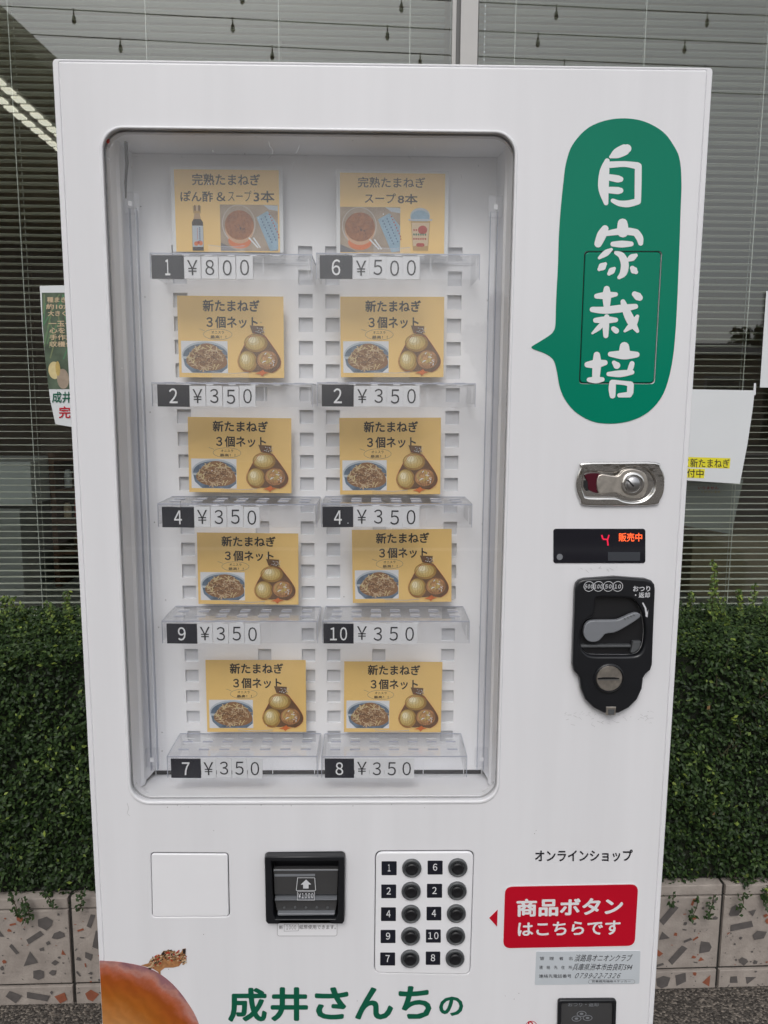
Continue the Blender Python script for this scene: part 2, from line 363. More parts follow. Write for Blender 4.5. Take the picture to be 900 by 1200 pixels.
def stroke_poly(pts):
    """brush stroke: (x, y, radius) control points -> closed outline with round ends"""
    q = catmull(pts, 6, closed=False); L, Rr = [], []
    for i, (x, y, r) in enumerate(q):
        a = q[max(i-1, 0)]; b = q[min(i+1, len(q)-1)]; d = Vector((b[0]-a[0], b[1]-a[1])).normalized(); nx, ny = -d.y*r, d.x*r
        L.append((x+nx, y+ny)); Rr.append((x-nx, y-ny))
    def cap(c, d, s):
        x, y, r = c; a = math.atan2(d.y, d.x); return [(x+r*math.cos(a+s*t), y+r*math.sin(a+s*t)) for t in (math.radians(v) for v in (60, 30, 0, -30, -60))]
    d1 = Vector((q[-1][0]-q[-2][0], q[-1][1]-q[-2][1])); d0 = Vector((q[0][0]-q[1][0], q[0][1]-q[1][1]))
    return L + cap(q[-1], d1, 1) + Rr[::-1] + cap(q[0], d0, 1)
TXT = {}
FW = {ord(str(i)): 0xFF10+i for i in range(10)}
FW[ord('¥')] = 0xFFE5
def text_mesh(s, bold=0.0, spacing=1.0):
    if all(c in '0123456789¥-' for c in s): s = s.translate(FW).replace('-', '‐'); spacing = spacing*(0.62 if len(s) > 1 else 1)
    k = (s, spacing)
    if k not in TXT:
        cu = bpy.data.curves.new('tmp', 'FONT'); cu.body = s; cu.size = 1; cu.space_character = spacing; cu.resolution_u = 3
        me = curve_mesh(cu)
        v = np.array([tuple(x.co) for x in me.vertices]); TXT[k] = (me, v[:, 0].min(), v[:, 0].max(), v[:, 1].min(), v[:, 1].max())
    return TXT[k]
def text_quad(mb, s, c, y, m, bold=0.0, spacing=1.0, slant=0.0):
    """text fitted to the four (x,z) corners TL,TR,BR,BL at depth y"""
    me, x0, x1, y0, y1 = text_mesh(s, bold, spacing)
    TL, TR, BR, BL = (Vector(p) for p in c)
    x0 -= bold; x1 += bold; y0 -= bold; y1 += bold
    offs = [(0, 0)] + ([(bold*math.cos(a), bold*math.sin(a)) for a in (math.pi*k/4 for k in range(8))] if bold > 0.004 else [])
    for i, (ox, oy) in enumerate(offs):                     # heavier weight: shifted copies, each a hair further out
        def fn(co):
            u = (co.x+ox-x0)/(x1-x0); t = (co.y+oy-y0)/(y1-y0); u += slant*(t-0.5)
            q = (BL*(1-u)+BR*u)*(1-t) + (TL*(1-u)+TR*u)*t
            return (q.x, y-i*4e-6, q.y)
        mb.add(me, m, fn)
def boxq(x0, y0, x1, y1, Y=0.0, dy=0.0):
    """photo-pixel box (dy = rise of its right end, pixels) -> metric corners"""
    return [P(x0, y0, Y), P(x1, y0+dy, Y), P(x1, y1+dy, Y), P(x0, y1, Y)]
def tbox(mb, s, x0, y0, x1, y1, Y, m, bold=0.0, dy=0.0, spacing=1.0, slant=0.0):
    text_quad(mb, s, boxq(x0, y0, x1, y1, Y, dy), Y, m, bold, spacing, slant)

# ================================================================== SETTING
mb = MB(); mb.box(-60, 60, -60, 60, -0.3, 0, 'asphalt'); g = mb.build('ground'); tag(g, kind='structure')
mb = MB(); mb.box(-40, 40, -6.15, -6.0, 0.004, 0.006, 'linepaint'); tag(mb.build('road_marking'), kind='structure')
mb = MB(); mb.box(-40, 40, -15.2, -14.9, 0.0, 0.13, 'kerb'); tag(mb.build('kerb'), kind='structure')

BROT = math.radians(1.4)
FRAME = Matrix.Translation(Vector((0.42, 0, 0))) @ Matrix.Rotation(BROT, 4, 'Z')
PY = 0.545                                     # front of the planter
# planter wall: cast-stone slabs with chips
pl = thing('planter_wall', (0, PY+0.3, 0), 'low beige cast-stone planter wall with grey and orange chips, under the hedge', 'planter')
xa = P(84, 1110, PY)[0]; xb = P(844, 1100, PY)[0]; TW = (xb-xa)/4
zt1 = P(60, 1066, PY)[1]; zt2 = P(60, 1154.5, PY)[1]
JT = 0.0075
mb = MB(); mb.box(xa-2*TW, xb+3*TW, PY+0.008, PY+0.10, 0.0, zt1+0.026, 'mortar'); mb.build('mortar_bed', pl)
courses = [(0.0, zt2-JT/2), (zt2+JT/2, zt1-0.002), (zt1+0.002, zt1+0.028)]
def chip(cx, cz, r, ang, kind):
    n = kind; o = []
    for i in range(n):
        a = ang + 2*math.pi*i/n + random.uniform(-0.35, 0.35); rad = r*random.uniform(0.65, 1.2)
        o.append((cx+rad*math.cos(a), cz+rad*math.sin(a)*0.95))
    return o
for ci, (z0, z1) in enumerate(courses):
    for k in range(-2, 7):
        x0 = xa+k*TW+JT/2; x1 = xa+(k+1)*TW-JT/2
        mb = MB(); me = plate_mesh([[(x0, z0), (x1, z0), (x1, z1), (x0, z1)]], PY+random.uniform(-0.001, 0.001), PY+0.03, 0.0025, 1)
        mb.add(me, 'concrete'); s = mb.build('stone_slab', pl, (x0+TW/2, PY, z0), 30)
        if ci == 2: continue
        placed = []; cg = MB()
        for t in range(700):
            r = random.choice([0.0015, 0.002, 0.003, 0.004, 0.006, 0.008, 0.011]) if t > 26 else random.uniform(0.013, 0.022)
            cx, cz = random.uniform(x0+r, x1-r), random.uniform(z0+r, z1-r)
            if any((cx-a)**2+(cz-b)**2 < (r+q)**2*1.35 for a, b, q in placed): continue
            if len(placed) > 105*(z1-z0)/0.19: break
            placed.append((cx, cz, r))
            st = random.random(); m = 'chipo' if random.random() < 0.24 else 'chipg'
            pts = chip(cx, cz, r, random.uniform(0, 6), random.choice([3, 4, 4, 5, 6]))
            if st < 0.3:
                a = random.uniform(0, 3.14); ca, sa = math.cos(a), math.sin(a)
                pts = [(cx+(ca*u*r*1.3-sa*v*r*0.42), cz+(sa*u*r*1.3+ca*v*r*0.42)) for u, v in ((-1, -1), (1, -0.8), (0.9, 1), (-0.9, 0.8))]
            pts = [(min(max(p[0], x0+0.003), x1-0.003), min(max(p[1], z0+0.003), z1-0.003)) for p in pts]
            cg.flat(pts, PY-0.0016, m)
        tag(cg.build('stone_chips', s), kind='stuff')
mb = MB(); mb.box(xa-2*TW, xb+3*TW, PY+0.10, PY+0.55, 0, zt1+0.01, 'mortar'); tag(mb.build('soil', pl), kind='stuff')

# hedge
HX0, HX1, HZ0, HZ1 = -1.15, 1.45, P(60, 1060, PY)[1]-0.010, P(60, 714, PY+0.40)[1]
hd = thing('hedge', (0, PY+0.3, 0), 'dense clipped dark green hedge growing in the stone planter behind the vending machine', 'hedge')
HY = PY-0.004
def leaf_mesh(name, pos, nrm, L, shade, parent):
    n = len(pos)
    up = rng.normal(size=(n, 3)); t = up - nrm*(up*nrm).sum(1)[:, None]; t /= np.linalg.norm(t, axis=1)[:, None]; b = np.cross(nrm, t)
    L = L[:, None]; W = L*0.27
    v = np.stack([pos - t*L*0.5, pos + b*W + nrm*L*0.09 + t*L*0.05, pos + t*L*0.5, pos - b*W + nrm*L*0.09 + t*L*0.05], 1).reshape(-1, 3)
    idx = np.arange(n)[:, None]*4
    f = np.concatenate([idx+[0, 1, 2], idx+[0, 2, 3]], 1).reshape(-1)
    me = bpy.data.meshes.new(name); me.vertices.add(4*n); me.vertices.foreach_set('co', v.astype(np.float32).reshape(-1))
    me.loops.add(6*n); me.loops.foreach_set('vertex_index', f.astype(np.int32))
    me.polygons.add(2*n); me.polygons.foreach_set('loop_start', np.arange(2*n, dtype=np.int32)*3)
    me.update(); me.validate()
    at = me.attributes.new('shade', 'FLOAT', 'POINT'); at.data.foreach_set('value', np.repeat(shade, 4).astype(np.float32))
    return tag(link_mesh(name, me, [M['leaf']], parent), kind='stuff')
def wav(x, z): return (np.sin(x*9+1.3)*np.cos(z*11+0.4)*0.5 + np.sin(x*23+z*17)*0.3 + np.sin(x*47-z*39+2)*0.25)
N = 105000
x = rng.uniform(HX0, HX1, N); z = HZ0 + (HZ1-HZ0)*rng.uniform(0, 1, N)
hump = wav(x, z) + 0.35*np.sin(x*71+z*33)*np.cos(z*83-x*29)
dep = rng.exponential(0.027, N); y = HY - hump*0.024 + 0.008 + dep
edge_ = np.clip((z-(HZ1-0.06))/0.06, 0, 1)**2*0.05; y += edge_
low = z < HZ0+0.05; z[low] -= rng.uniform(0, 0.03, low.sum())*(rng.uniform(0, 1, low.sum()) > 0.6)
pf = np.stack([x, y, z], 1); nf = rng.normal(size=(N, 3))*0.55 + np.array([0, -0.75, 0.55])
sf = np.clip(0.40 + hump*0.15 + rng.normal(size=N)*0.22 - dep*4, 0, 1)  # leaf colour darkens with depth and lightens on humps: painted shade
N2 = 60000
x = rng.uniform(HX0, HX1, N2); y = rng.uniform(HY+0.01, HY+0.42, N2); z = HZ1 + wav(x, y*3)*0.012 - rng.exponential(0.012, N2) - np.clip((HY+0.05-y)/0.05, 0, 1)**2*0.03 + 0.006
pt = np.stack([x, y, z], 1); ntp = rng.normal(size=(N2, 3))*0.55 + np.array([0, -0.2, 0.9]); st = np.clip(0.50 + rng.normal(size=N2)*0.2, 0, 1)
pos = np.concatenate([pf, pt]); nr = np.concatenate([nf, ntp]); nr /= np.linalg.norm(nr, axis=1)[:, None]
sh = np.concatenate([sf, st]); yl = rng.uniform(0, 1, len(sh)) > 0.985; sh[yl] = 0.93
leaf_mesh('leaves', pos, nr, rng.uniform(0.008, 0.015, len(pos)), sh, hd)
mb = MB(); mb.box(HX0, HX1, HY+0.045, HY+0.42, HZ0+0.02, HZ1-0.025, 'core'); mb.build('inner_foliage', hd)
# twigs and a few dead leaves showing in the gaps
mb = MB()
for i in range(170):
    x_ = random.choice([random.uniform(-0.5, 0.1), random.uniform(0.8, 1.3)]); z_ = random.uniform(HZ0+0.02, HZ1-0.04); a = Vector((x_, HY+0.02, z_)); b = a+Vector((random.uniform(-0.02, 0.02), random.uniform(-0.02, 0.0), random.uniform(0.015, 0.05))); mb.tube([a, b], [0.0013, 0.0007], 'stem', 4)
    if i % 3 == 0: mb.face([b, b+Vector((0.006, -0.002, 0.001)), b+Vector((0.007, -0.001, 0.011)), b+Vector((-0.001, -0.002, 0.008))], 'deadleaf')
tag(mb.build('twigs', hd), kind='stuff')
# shoots standing above and trailing below
sprigs = []
SP = []
for (px, py, h) in ((12, 722, 22), (30, 722, 14), (60, 724, 16), (80, 720, 26), (4, 716, 16), (807, 722, 26), (838, 718, 58), (833, 722, 40), (880, 712, 26), (868, 716, 24), (896, 716, 14), (98, 722, 8), (850, 722, 20)):
    yq = HY+random.uniform(0.25, 0.40); a = P(px, py+4, yq); b = P(px+random.uniform(-5, 6), py-h, yq); SP.append(((a[0], yq, a[1]), (b[0], yq, b[1]), 0.84))
for (px, py, h) in ((34, 1058, 18), (30, 1056, 24), (18, 1054, 18), (100, 1050, 16), (814, 1056, 18), (832, 1052, 24), (866, 1050, 18), (892, 1048, 18), (785, 1052, 8), (60, 1054, 9)):
    a = P(px, py, HY); b = P(px+random.uniform(-8, 8), py+h, PY-0.02); SP.append(((a[0], HY-0.018, a[1]+0.02), (b[0], PY-0.026, b[1]), 0.42))
mb = MB(); lp, ln_, ls = [], [], []
for a, b, shd in SP:
    a, b = Vector(a), Vector(b); mb.tube([a, (a+b)/2+Vector((0.003, 0, 0)), b], [0.0012, 0.001, 0.0006], 'stem', 5)
    k = int((b-a).length/0.0028)+5
    for i in range(k if shd < 0.8 else k*2):
        t = random.uniform(-0.1, 1.05); p = a.lerp(b, t); lp.append(p + Vector((random.uniform(-1, 1)*0.008, random.uniform(-1, 1)*0.008, random.uniform(-1, 1)*0.004)))
        ln_.append((random.gauss(0, 0.5), -0.8+random.gauss(0, 0.4), 0.5+random.gauss(0, 0.4))); ls.append(min(1, max(0, shd+random.gauss(0, 0.1))))
mb.build('shoot_stems', hd)['kind'] = 'stuff'
ln_ = np.array(ln_); ln_ /= np.linalg.norm(ln_, axis=1)[:, None]
leaf_mesh('shoot_leaves', np.array([tuple(p) for p in lp]), ln_, rng.uniform(0.009, 0.014, len(lp)), np.array(ls), hd)

# shop front: window, wall
GY = 1.31; BY = 1.385
wl, wr = -2.6, 3.4; zb, ztop = 0.62, 3.0
mlx0, mlx1 = P(540, 35, GY-0.03)[0], P(560, 35, GY-0.03)[0]; mlc = (mlx0+mlx1)/2; mlh = (mlx1-mlx0)/2
ow = thing('shop_wall', (0, GY, 0), 'grey shop wall below and above the wide office window, mostly behind the hedge', 'wall')
mb = MB(); mb.box(wl-0.5, wr+0.5, GY+0.02, GY+0.2, 0, zb, 'houseg'); mb.build('lower_wall', ow)
mb = MB(); mb.box(wl-0.5, wr+0.5, GY+0.02, GY+0.2, ztop, 3.4, 'houseg'); mb.build('upper_wall', ow)
wn = thing('office_window', (mlc, GY, zb), 'wide shop window in pale aluminium frame with a central mullion above the machine', 'window')
mb = MB(); mb.box(mlc-mlh, mlc+mlh, GY-0.03, GY+0.05, zb+0.045, ztop-0.05, 'alu')
mb.box(mlc-mlh-0.010, mlc-mlh-0.0005, GY-0.012, GY+0.04, zb+0.045, ztop-0.05, 'aludark'); mb.box(mlc-mlh-0.022, mlc-mlh-0.0105, GY-0.008, GY+0.04, zb+0.045, ztop-0.05, 'alu')
mb.box(mlc+mlh+0.0005, mlc+mlh+0.006, GY-0.008, GY+0.04, zb+0.045, ztop-0.05, 'aludark'); mb.build('mullion', wn)
mb = MB(); mb.box(wl, wr, GY-0.035, GY+0.06, zb, zb+0.044, 'alu'); mb.box(wl, wr, GY-0.035, GY+0.06, ztop-0.049, ztop, 'alu'); mb.box(wl, wl+0.05, GY-0.03, GY+0.05, zb+0.045, ztop-0.05, 'alu'); mb.box(wr-0.05, wr, GY-0.03, GY+0.05, zb+0.045, ztop-0.05, 'alu'); mb.build('frame', wn)
for a, b in ((wl+0.05, mlc-mlh-0.01), (mlc+mlh+0.006, wr-0.05)):
    mb = MB(); mb.box(a, b, GY, GY+0.006, zb+0.045, ztop-0.05, 'glass'); mb.build('glass_pane', wn)
PITCH_S = 0.0213
def slat_me(L):
    v, f = [], []; n = 5
    for i in range(n):
        t = i/(n-1); yy = -0.0125 + 0.025*t; zz = 0.0022*(1-(2*t-1)**2) - (t-0.5)*0.0022
        v += [(0, yy, zz), (L, yy, zz), (0, yy, zz-0.0005), (L, yy, zz-0.0005)]
    for i in range(n-1):
        a = 4*i; f += [(a, a+1, a+5, a+4), (a+2, a+6, a+7, a+3)]
    f += [(0, 2, 3, 1), (4*n-4, 4*n-3, 4*n-1, 4*n-2)]
    me = bpy.data.meshes.new('slat'); me.from_pydata(v, [], f); me.update(); me.materials.append(M['slat']); me.polygons.foreach_set('use_smooth', [True]*len(f)); me.set_sharp_from_angle(angle=0.6)
    return me
for side, (a, b) in enumerate(((-1.75, mlc-mlh-0.035), (mlc+mlh+0.012, 2.35))):
    bl = thing('venetian_blind', (a, BY, zb+0.03), ['pale open venetian blind behind the left window pane, ceiling light seen through it', 'pale open venetian blind behind the right window pane, papers in front of it'][side], 'blind', 'venetian blinds in the shop window')
    me = slat_me(b-a); n = int((ztop-0.10-zb-0.06)/PITCH_S)
    for i in range(n):
        o = bpy.data.objects.new('slat', me); COL.objects.link(o); o.parent = bl; o.location = (random.uniform(-0.001, 0.001), 0, 0.03+i*PITCH_S+(0.007 if side else 0)); o.rotation_euler = (random.gauss(0, 0.02), random.gauss(0, 0.0004), 0)
    mb = MB(); mb.box(a, b, BY-0.02, BY+0.02, ztop-0.10, ztop-0.06, 'slat'); mb.build('head_rail', bl)
    mb = MB(); mb.box(a, b, BY-0.012, BY+0.012, zb+0.032, zb+0.046, 'slat'); mb.build('bottom_rail', bl)
    for px in ((12, 172, 327, 480) if side == 0 else (603, 755, 898)):
        x = P(px, 30, BY)[0]
        for yy, dx in ((-0.0135, 0), (0.0135, 0.004)):
            mb = MB(); mb.box(x+dx-0.0009, x+dx+0.0009, BY+yy-0.0006, BY+yy+0.0006, zb+0.045, ztop-0.1, 'cord'); mb.build('ladder_cord', bl)
    if side:
        x = P(567, 30, BY)[0]; mb = MB()
        z = 1.2
        while z < 2.85:
            mb.box(x-0.002, x+0.002, BY-0.02, BY-0.016, z, z+0.004, 'tagw'); z += 0.0213
        mb.box(x-0.0006, x+0.0006, BY-0.0186, BY-0.0174, 1.2, 2.85, 'cord'); mb.build('bead_chain', bl)

# office behind the blinds
mb = MB(); mb.box(wl-0.4, wr+0.4, GY+0.2, 6.4, 0.0, 0.05, 'brownroom'); tag(mb.build('office_floor'), kind='structure')
mb = MB(); mb.box(wl-0.4, wr+0.4, 6.4, 6.5, 0.05, 2.75, 'brownroom'); mb.box(wl-0.5, wl-0.4, GY+0.2, 6.5, 0.05, 2.75, 'brownroom'); mb.box(wr+0.4, wr+0.5, GY+0.2, 6.5, 0.05, 2.75, 'brownroom'); tag(mb.build('office_wall'), kind='structure')
CZ = 2.75
mb = MB(); mb.box(wl-0.5, wr+0.5, GY+0.2, 6.5, CZ, CZ+0.1, 'ceil'); tag(mb.build('office_ceiling'), kind='structure')
FY = BY+0.12
def standbox(name, px0, py0, px1, py1, Y, dpt, m, label, cat, roll=0):
    a = P(px0, py0, Y); b = P(px1, py1, Y)
    t = thing(name, ((a[0]+b[0])/2, Y+dpt/2, b[1]), label, cat); mb = MB(); mb.box(a[0], b[0], Y, Y+dpt, b[1], a[1], m); mb.build('body', t)
    mb = MB(); mb.box(a[0]-0.004, b[0]+0.004, Y-0.004, Y+dpt, a[1]+0.001, a[1]+0.012, m); mb.build('top', t); return t
t = thing('window_desk', (0.4, FY+0.5, 0.05), 'long pale desk inside the office behind the blinds, hidden below the hedge top', 'desk')
dz = P(60, 712, FY)[1]
mb = MB(); mb.box(-1.6, 2.2, FY, FY+0.7, dz-0.03, dz, 'cabinet'); mb.build('desk_top', t)
for xx in (-1.55, 0.3, 2.1):
    mb = MB(); mb.box(xx, xx+0.04, FY+0.05, FY+0.65, 0.05, dz-0.031, 'cabinet'); mb.build('leg', t)
standbox('cardboard_box', 812, 632, 960, 716, FY+0.12, 0.3, 'cardboard', 'tan cardboard box on the desk behind the right blind', 'box')
standbox('office_printer', -60, 545, 38, 592, FY+0.15, 0.3, 'paper', 'pale grey box-shaped office machine behind the left blind', 'printer')
standbox('steel_cabinet', -120, 600, 30, 716, FY+0.16, 0.35, 'cabinet', 'grey steel cabinet under the pale machine behind the left blind', 'cabinet')
t = thing('wooden_shelf', (P(72, 600, FY+0.3)[0], FY+0.4, 0.6), 'brown wooden shelf with small things behind the left blind, beside the machine', 'shelf')
a = P(56, 530, FY+0.3); b = P(112, 640, FY+0.3)
for xx in (a[0], b[0]): mb = MB(); mb.box(xx, xx+0.02, FY+0.3, FY+0.5, b[1]-0.25, a[1], 'browncup'); mb.build('side_board', t)
for k in range(4):
    zz = b[1]-0.02+(a[1]-b[1])*k/3; mb = MB(); mb.box(a[0]+0.021, b[0]-0.001, FY+0.3, FY+0.5, zz-0.012, zz, 'browncup'); mb.build('shelf_board', t)
for k, (u, v, hh, m) in enumerate(((0.25, 1, 0.06, 'nd4'), (0.5, 1, 0.08, 'redp'), (0.7, 1, 0.05, 'paper'), (0.3, 2, 0.07, 'paper'), (0.6, 2, 0.05, 'on1'), (0.45, 0, 0.06, 'browncup'))):
    xx = a[0]+(b[0]-a[0])*u; zz = b[1]-0.02+(a[1]-b[1])*v/3
    mb = MB(); mb.tube([(xx, FY+0.36, zz+0.001), (xx, FY+0.36, zz+hh*0.7), (xx, FY+0.36, zz+hh)], [0.014, 0.014, 0.008], m, 10); o = mb.build('jar'); tag(o, ['small tan jar, middle row of the brown office shelf, far left', 'small red tin, middle row of the brown office shelf', 'small white jar, middle row of the brown office shelf, right end', 'small white pot, upper row of the brown office shelf', 'small yellow jar, upper row of the brown office shelf', 'small dark brown jar on the lowest board of the office shelf'][k], 'jar', 'jars on the office shelf')

# papers on the window
def sheet(name, px, Y, m, label, cat, th=0.0006):
    pts = [P(x, y, Y) for x, y in px]; cx = sum(p[0] for p in pts)/len(pts); cz = min(p[1] for p in pts)
    t = thing(name, (cx, Y, cz), label, cat); plate('sheet', [pts], Y, Y+th, m, t); return t
YG = GY-0.004
t = sheet('poster', [(46.5, 335), (95, 334), (140, 334), (142, 500), (82, 500), (65, 497), (59, 470), (54, 430), (49.5, 385)], YG, 'paper', 'green leek poster with gold lettering taped to the window left of the machine', 'poster')
mb = MB(); mb.flat([P(*q, YG) for q in ((49, 343), (140, 343), (142, 456), (57, 456), (53, 420), (50, 380))], YG-0.0006, mat('poster_field_print', (0.12, 0.17, 0.11), 0.5, noise=0.75, nscale=16)); mb.build('photo_print', t)
mb = MB(); k = 0
for i in range(26):
    x0, y0 = random.uniform(50, 90), random.uniform(350, 425); L_ = random.uniform(14, 30); an = random.uniform(-1.9, -0.9)
    k += 1; mb.flat(line_poly([P(x0, y0, YG), P(max(x0+L_*math.cos(an), 52), max(y0+L_*math.sin(an), 345), YG)], 0.004), YG-0.0008-k*1e-5, random.choice([mat('leek_print%d' % i, (0.07+0.1*random.random(), 0.2, 0.10), 0.5)]))
mb.build('leek_print', t)
mb = MB(); mb.flat(ell(*P(64, 434, YG), 0.018, 0.026), YG-0.0012, 'on2'); mb.flat(ell(*P(74, 444, YG), 0.018, 0.03), YG-0.0014, 'wood'); mb.flat(ell(*P(68, 432, YG), 0.007, 0.022), YG-0.0016, 'on1'); mb.build('onion_print', t)
mb = MB()
for s, y, xx in (('種まきから', 348, 55), ('約10か月', 356, 54), ('大きくなる', 364, 56), ('一玉一玉', 376, 57), ('心をこめ', 384, 58), ('手作業で', 392, 58), ('収穫作業', 400, 58)):
    tbox(mb, s, xx, y, xx+38, y+6.5, YG-0.002, 'nd4', 0.02)
tbox(mb, '成井さん', 61, 459, 107, 472, YG-0.002, 'greent', 0.015); mb_ = mb; tbox(mb, '完熟', 69, 476, 97, 490, YG-0.002, 'red', 0.015)
mb.build('lettering', t)
t = sheet('notice', [(800, 456), (884.5, 457.5), (882, 480), (876, 520), (867, 567), (790, 562)], YG, 'paper', 'white notice with yellow highlighted lettering taped to the window right of the machine', 'notice')
mb = MB(); mb.flat([P(*q, YG) for q in ((790, 535), (856, 537), (855, 549), (789, 547))], YG-0.0004, 'yellow'); mb.flat([P(*q, YG) for q in ((789, 548.5), (826, 549.5), (825, 560.5), (788, 559))], YG-0.0004, 'yellow'); mb.build('highlight', t)
mb = MB(); tbox(mb, 'て新たまねぎ', 800, 537, 855, 547.5, YG-0.0008, 'ink', 0.01, dy=1); tbox(mb, '受付中', 795, 549, 824.5, 559, YG-0.0008, 'ink', 0.01, dy=1); mb.build('lettering', t)
mb = MB(); mb.flat([P(*q, YG) for q in ((883.5, 449), (886, 449), (885.5, 463), (882.5, 463))], YG-0.0004, 'tagw'); mb.build('tape', t)
t = sheet('notice', [(898, 341), (960, 340), (960, 455), (890.5, 454)], YG, 'paper', 'blank white notice at the far right edge, higher up the window', 'notice')
YI = BY+0.04
t = sheet('paper_sheet', [(795, 562), (871, 562), (857, 626), (795, 615)], YI, 'cabinet', 'grey paper sheet hanging inside, behind the blind under the highlighted notice', 'paper')
mb = MB(); tbox(mb, 'いりません', 818, 570, 842, 573.5, YI-0.0006, 'red', 0.01); tbox(mb, 'くださいませ', 822, 575, 844, 578, YI-0.0006, 'on1', 0.01); mb.build('lettering', t)

# across the street (seen in the reflections)
FRAME = Matrix.Identity(4)
def house(x0, x1, y0, y1, h, rh, wallm, label, axis='x'):
    t = thing('house', ((x0+x1)/2, (y0+y1)/2, 0), label, 'house')
    mb = MB(); mb.box(x0, x1, y0, y1, 0, h, wallm); mb.build('wall', t)
    mb = MB(); k = mb.mi('roofm'); e = 0.5
    if axis == 'x': v = [(x0-e, y0-e, h), (x1+e, y0-e, h), (x1+e, y1+e, h), (x0-e, y1+e, h), (x0-e, (y0+y1)/2, h+rh), (x1+e, (y0+y1)/2, h+rh)]; f = [(0, 1, 5, 4), (2, 3, 4, 5), (0, 4, 3), (1, 2, 5), (0, 3, 2, 1)]
    else: v = [(x0-e, y0-e, h), (x1+e, y0-e, h), (x1+e, y1+e, h), (x0-e, y1+e, h), ((x0+x1)/2, y0-e, h+rh), ((x0+x1)/2, y1+e, h+rh)]; f = [(0, 1, 4), (1, 2, 5, 4), (2, 3, 5), (3, 0, 4, 5), (0, 3, 2, 1)]
    mb.v = v; mb.f = f; mb.m = [k]*len(f); mb.build('roof', t)
    for i in range(3):
        for zz in ((1.0, 3.6) if h > 4 else (1.0,)):
            xx = x0+(x1-x0)*(i+0.5)/3; f = MB(); f.box(xx-0.7, xx+0.7, y1+0.002, y1+0.06, zz, zz+1.3, 'alu'); fr = f.build('window', t)
            f = MB(); f.box(xx-0.62, xx+0.62, y1+0.061, y1+0.07, zz+0.07, zz+1.23, 'smoke'); f.build('pane', fr)
    return t
BF = Matrix.Translation(Vector((0.42, 0, 0))) @ Matrix.Rotation(BROT, 4, 'Z')
def mirror(px, py, Z):
    """where the view ray of a photo pixel, reflected by the shop window, meets height Z"""
    inv = BF.inverted(); o = inv @ EYE; d = inv.to_3x3() @ (CF + CR*((px-450)/FPX) - CU*((py-600)/FPX)); q = o + d*((Z-o.z)/d.z); q.y = 2*GY-q.y
    q = BF @ q; return Vector((q.x, q.y, Z))
RZ = 5.0
e0, e1 = mirror(0, 30, RZ), mirror(62, 85, RZ); ed = (e1-e0).normalized(); e0 = e0-ed*5; e1 = e1+ed*2.2; bk = Vector((-0.35, -1, 0)).normalized()*9
print('canopy edge', e0, e1)
cp = thing('canopy', ((e0.x+e1.x)/2, (e0.y+e1.y)/2-4, 0), 'brown-lined canopy across the street with a slanting edge, only seen reflected in the left pane', 'canopy')
def prism(mb, pts, z0, z1, m):
    if sum(pts[i].x*pts[(i+1) % 4].y-pts[(i+1) % 4].x*pts[i].y for i in range(4)) < 0: pts = pts[::-1]
    k = len(mb.v); mb.v += [(v.x, v.y, z0) for v in pts]+[(v.x, v.y, z1) for v in pts]; q = mb.mi(m)
    for f in ((0, 3, 2, 1), (4, 5, 6, 7), (0, 1, 5, 4), (1, 2, 6, 5), (2, 3, 7, 6), (3, 0, 4, 7)): mb.f.append(tuple(k+i for i in f)); mb.m.append(q)
mb = MB(); prism(mb, [e0, e1, e1+bk, e0+bk], RZ, RZ+0.2, 'ceil'); mb.build('roof_slab', cp)
mb = MB(); prism(mb, [e0+bk, e1+bk, e1+bk*1.02, e0+bk*1.02], 0, RZ-0.001, 'brownroom'); mb.build('back_wall', cp)
for a in (e0, e1):
    p = a+bk*0.05; mb = MB(); mb.tube([(p.x, p.y, 0), (p.x, p.y, RZ-0.001)], 0.08, 'steel', 10); mb.build('post', cp)
LZ = RZ-0.12
p0, p1 = mirror(6.5, 115, LZ), mirror(59, 160, LZ); d = (p1-p0).normalized(); s_ = Vector((d.y, -d.x, 0)); hw = abs((mirror(33, 128, LZ)-mirror(33, 146, LZ)).dot(s_))/2; pitch = (p1-p0).length/5.15
lt = thing('strip_light', (p0.x, p0.y, LZ), 'long lit louvred light under the canopy across the street, reflected in the left pane', 'strip light')
p0 = p0-d*pitch*9; n_ = 18
mb = MB()
prism(mb, [p0-s_*hw*1.9, p0+s_*hw*1.9, p0+s_*hw*1.9+d*pitch*n_, p0-s_*hw*1.9+d*pitch*n_], LZ+0.03, RZ-0.002, 'alu'); mb.build('housing', lt)
for r_ in (-1, 1):
    for i in range(n_):
        a = p0+s_*r_*hw+d*pitch*(i+0.12+0.1*r_); b = a+d*pitch*0.62; mb = MB(); prism(mb, [a-s_*hw*0.48, a+s_*hw*0.48, b+s_*hw*0.48, b-s_*hw*0.48], LZ+0.008, LZ+0.028, 'lamp'); mb.build('lamp_cell', lt)
house(6.5, 15, -27, -22, 3.0, 0.6, 'houset', 'tan low house across the street, right, only seen reflected')
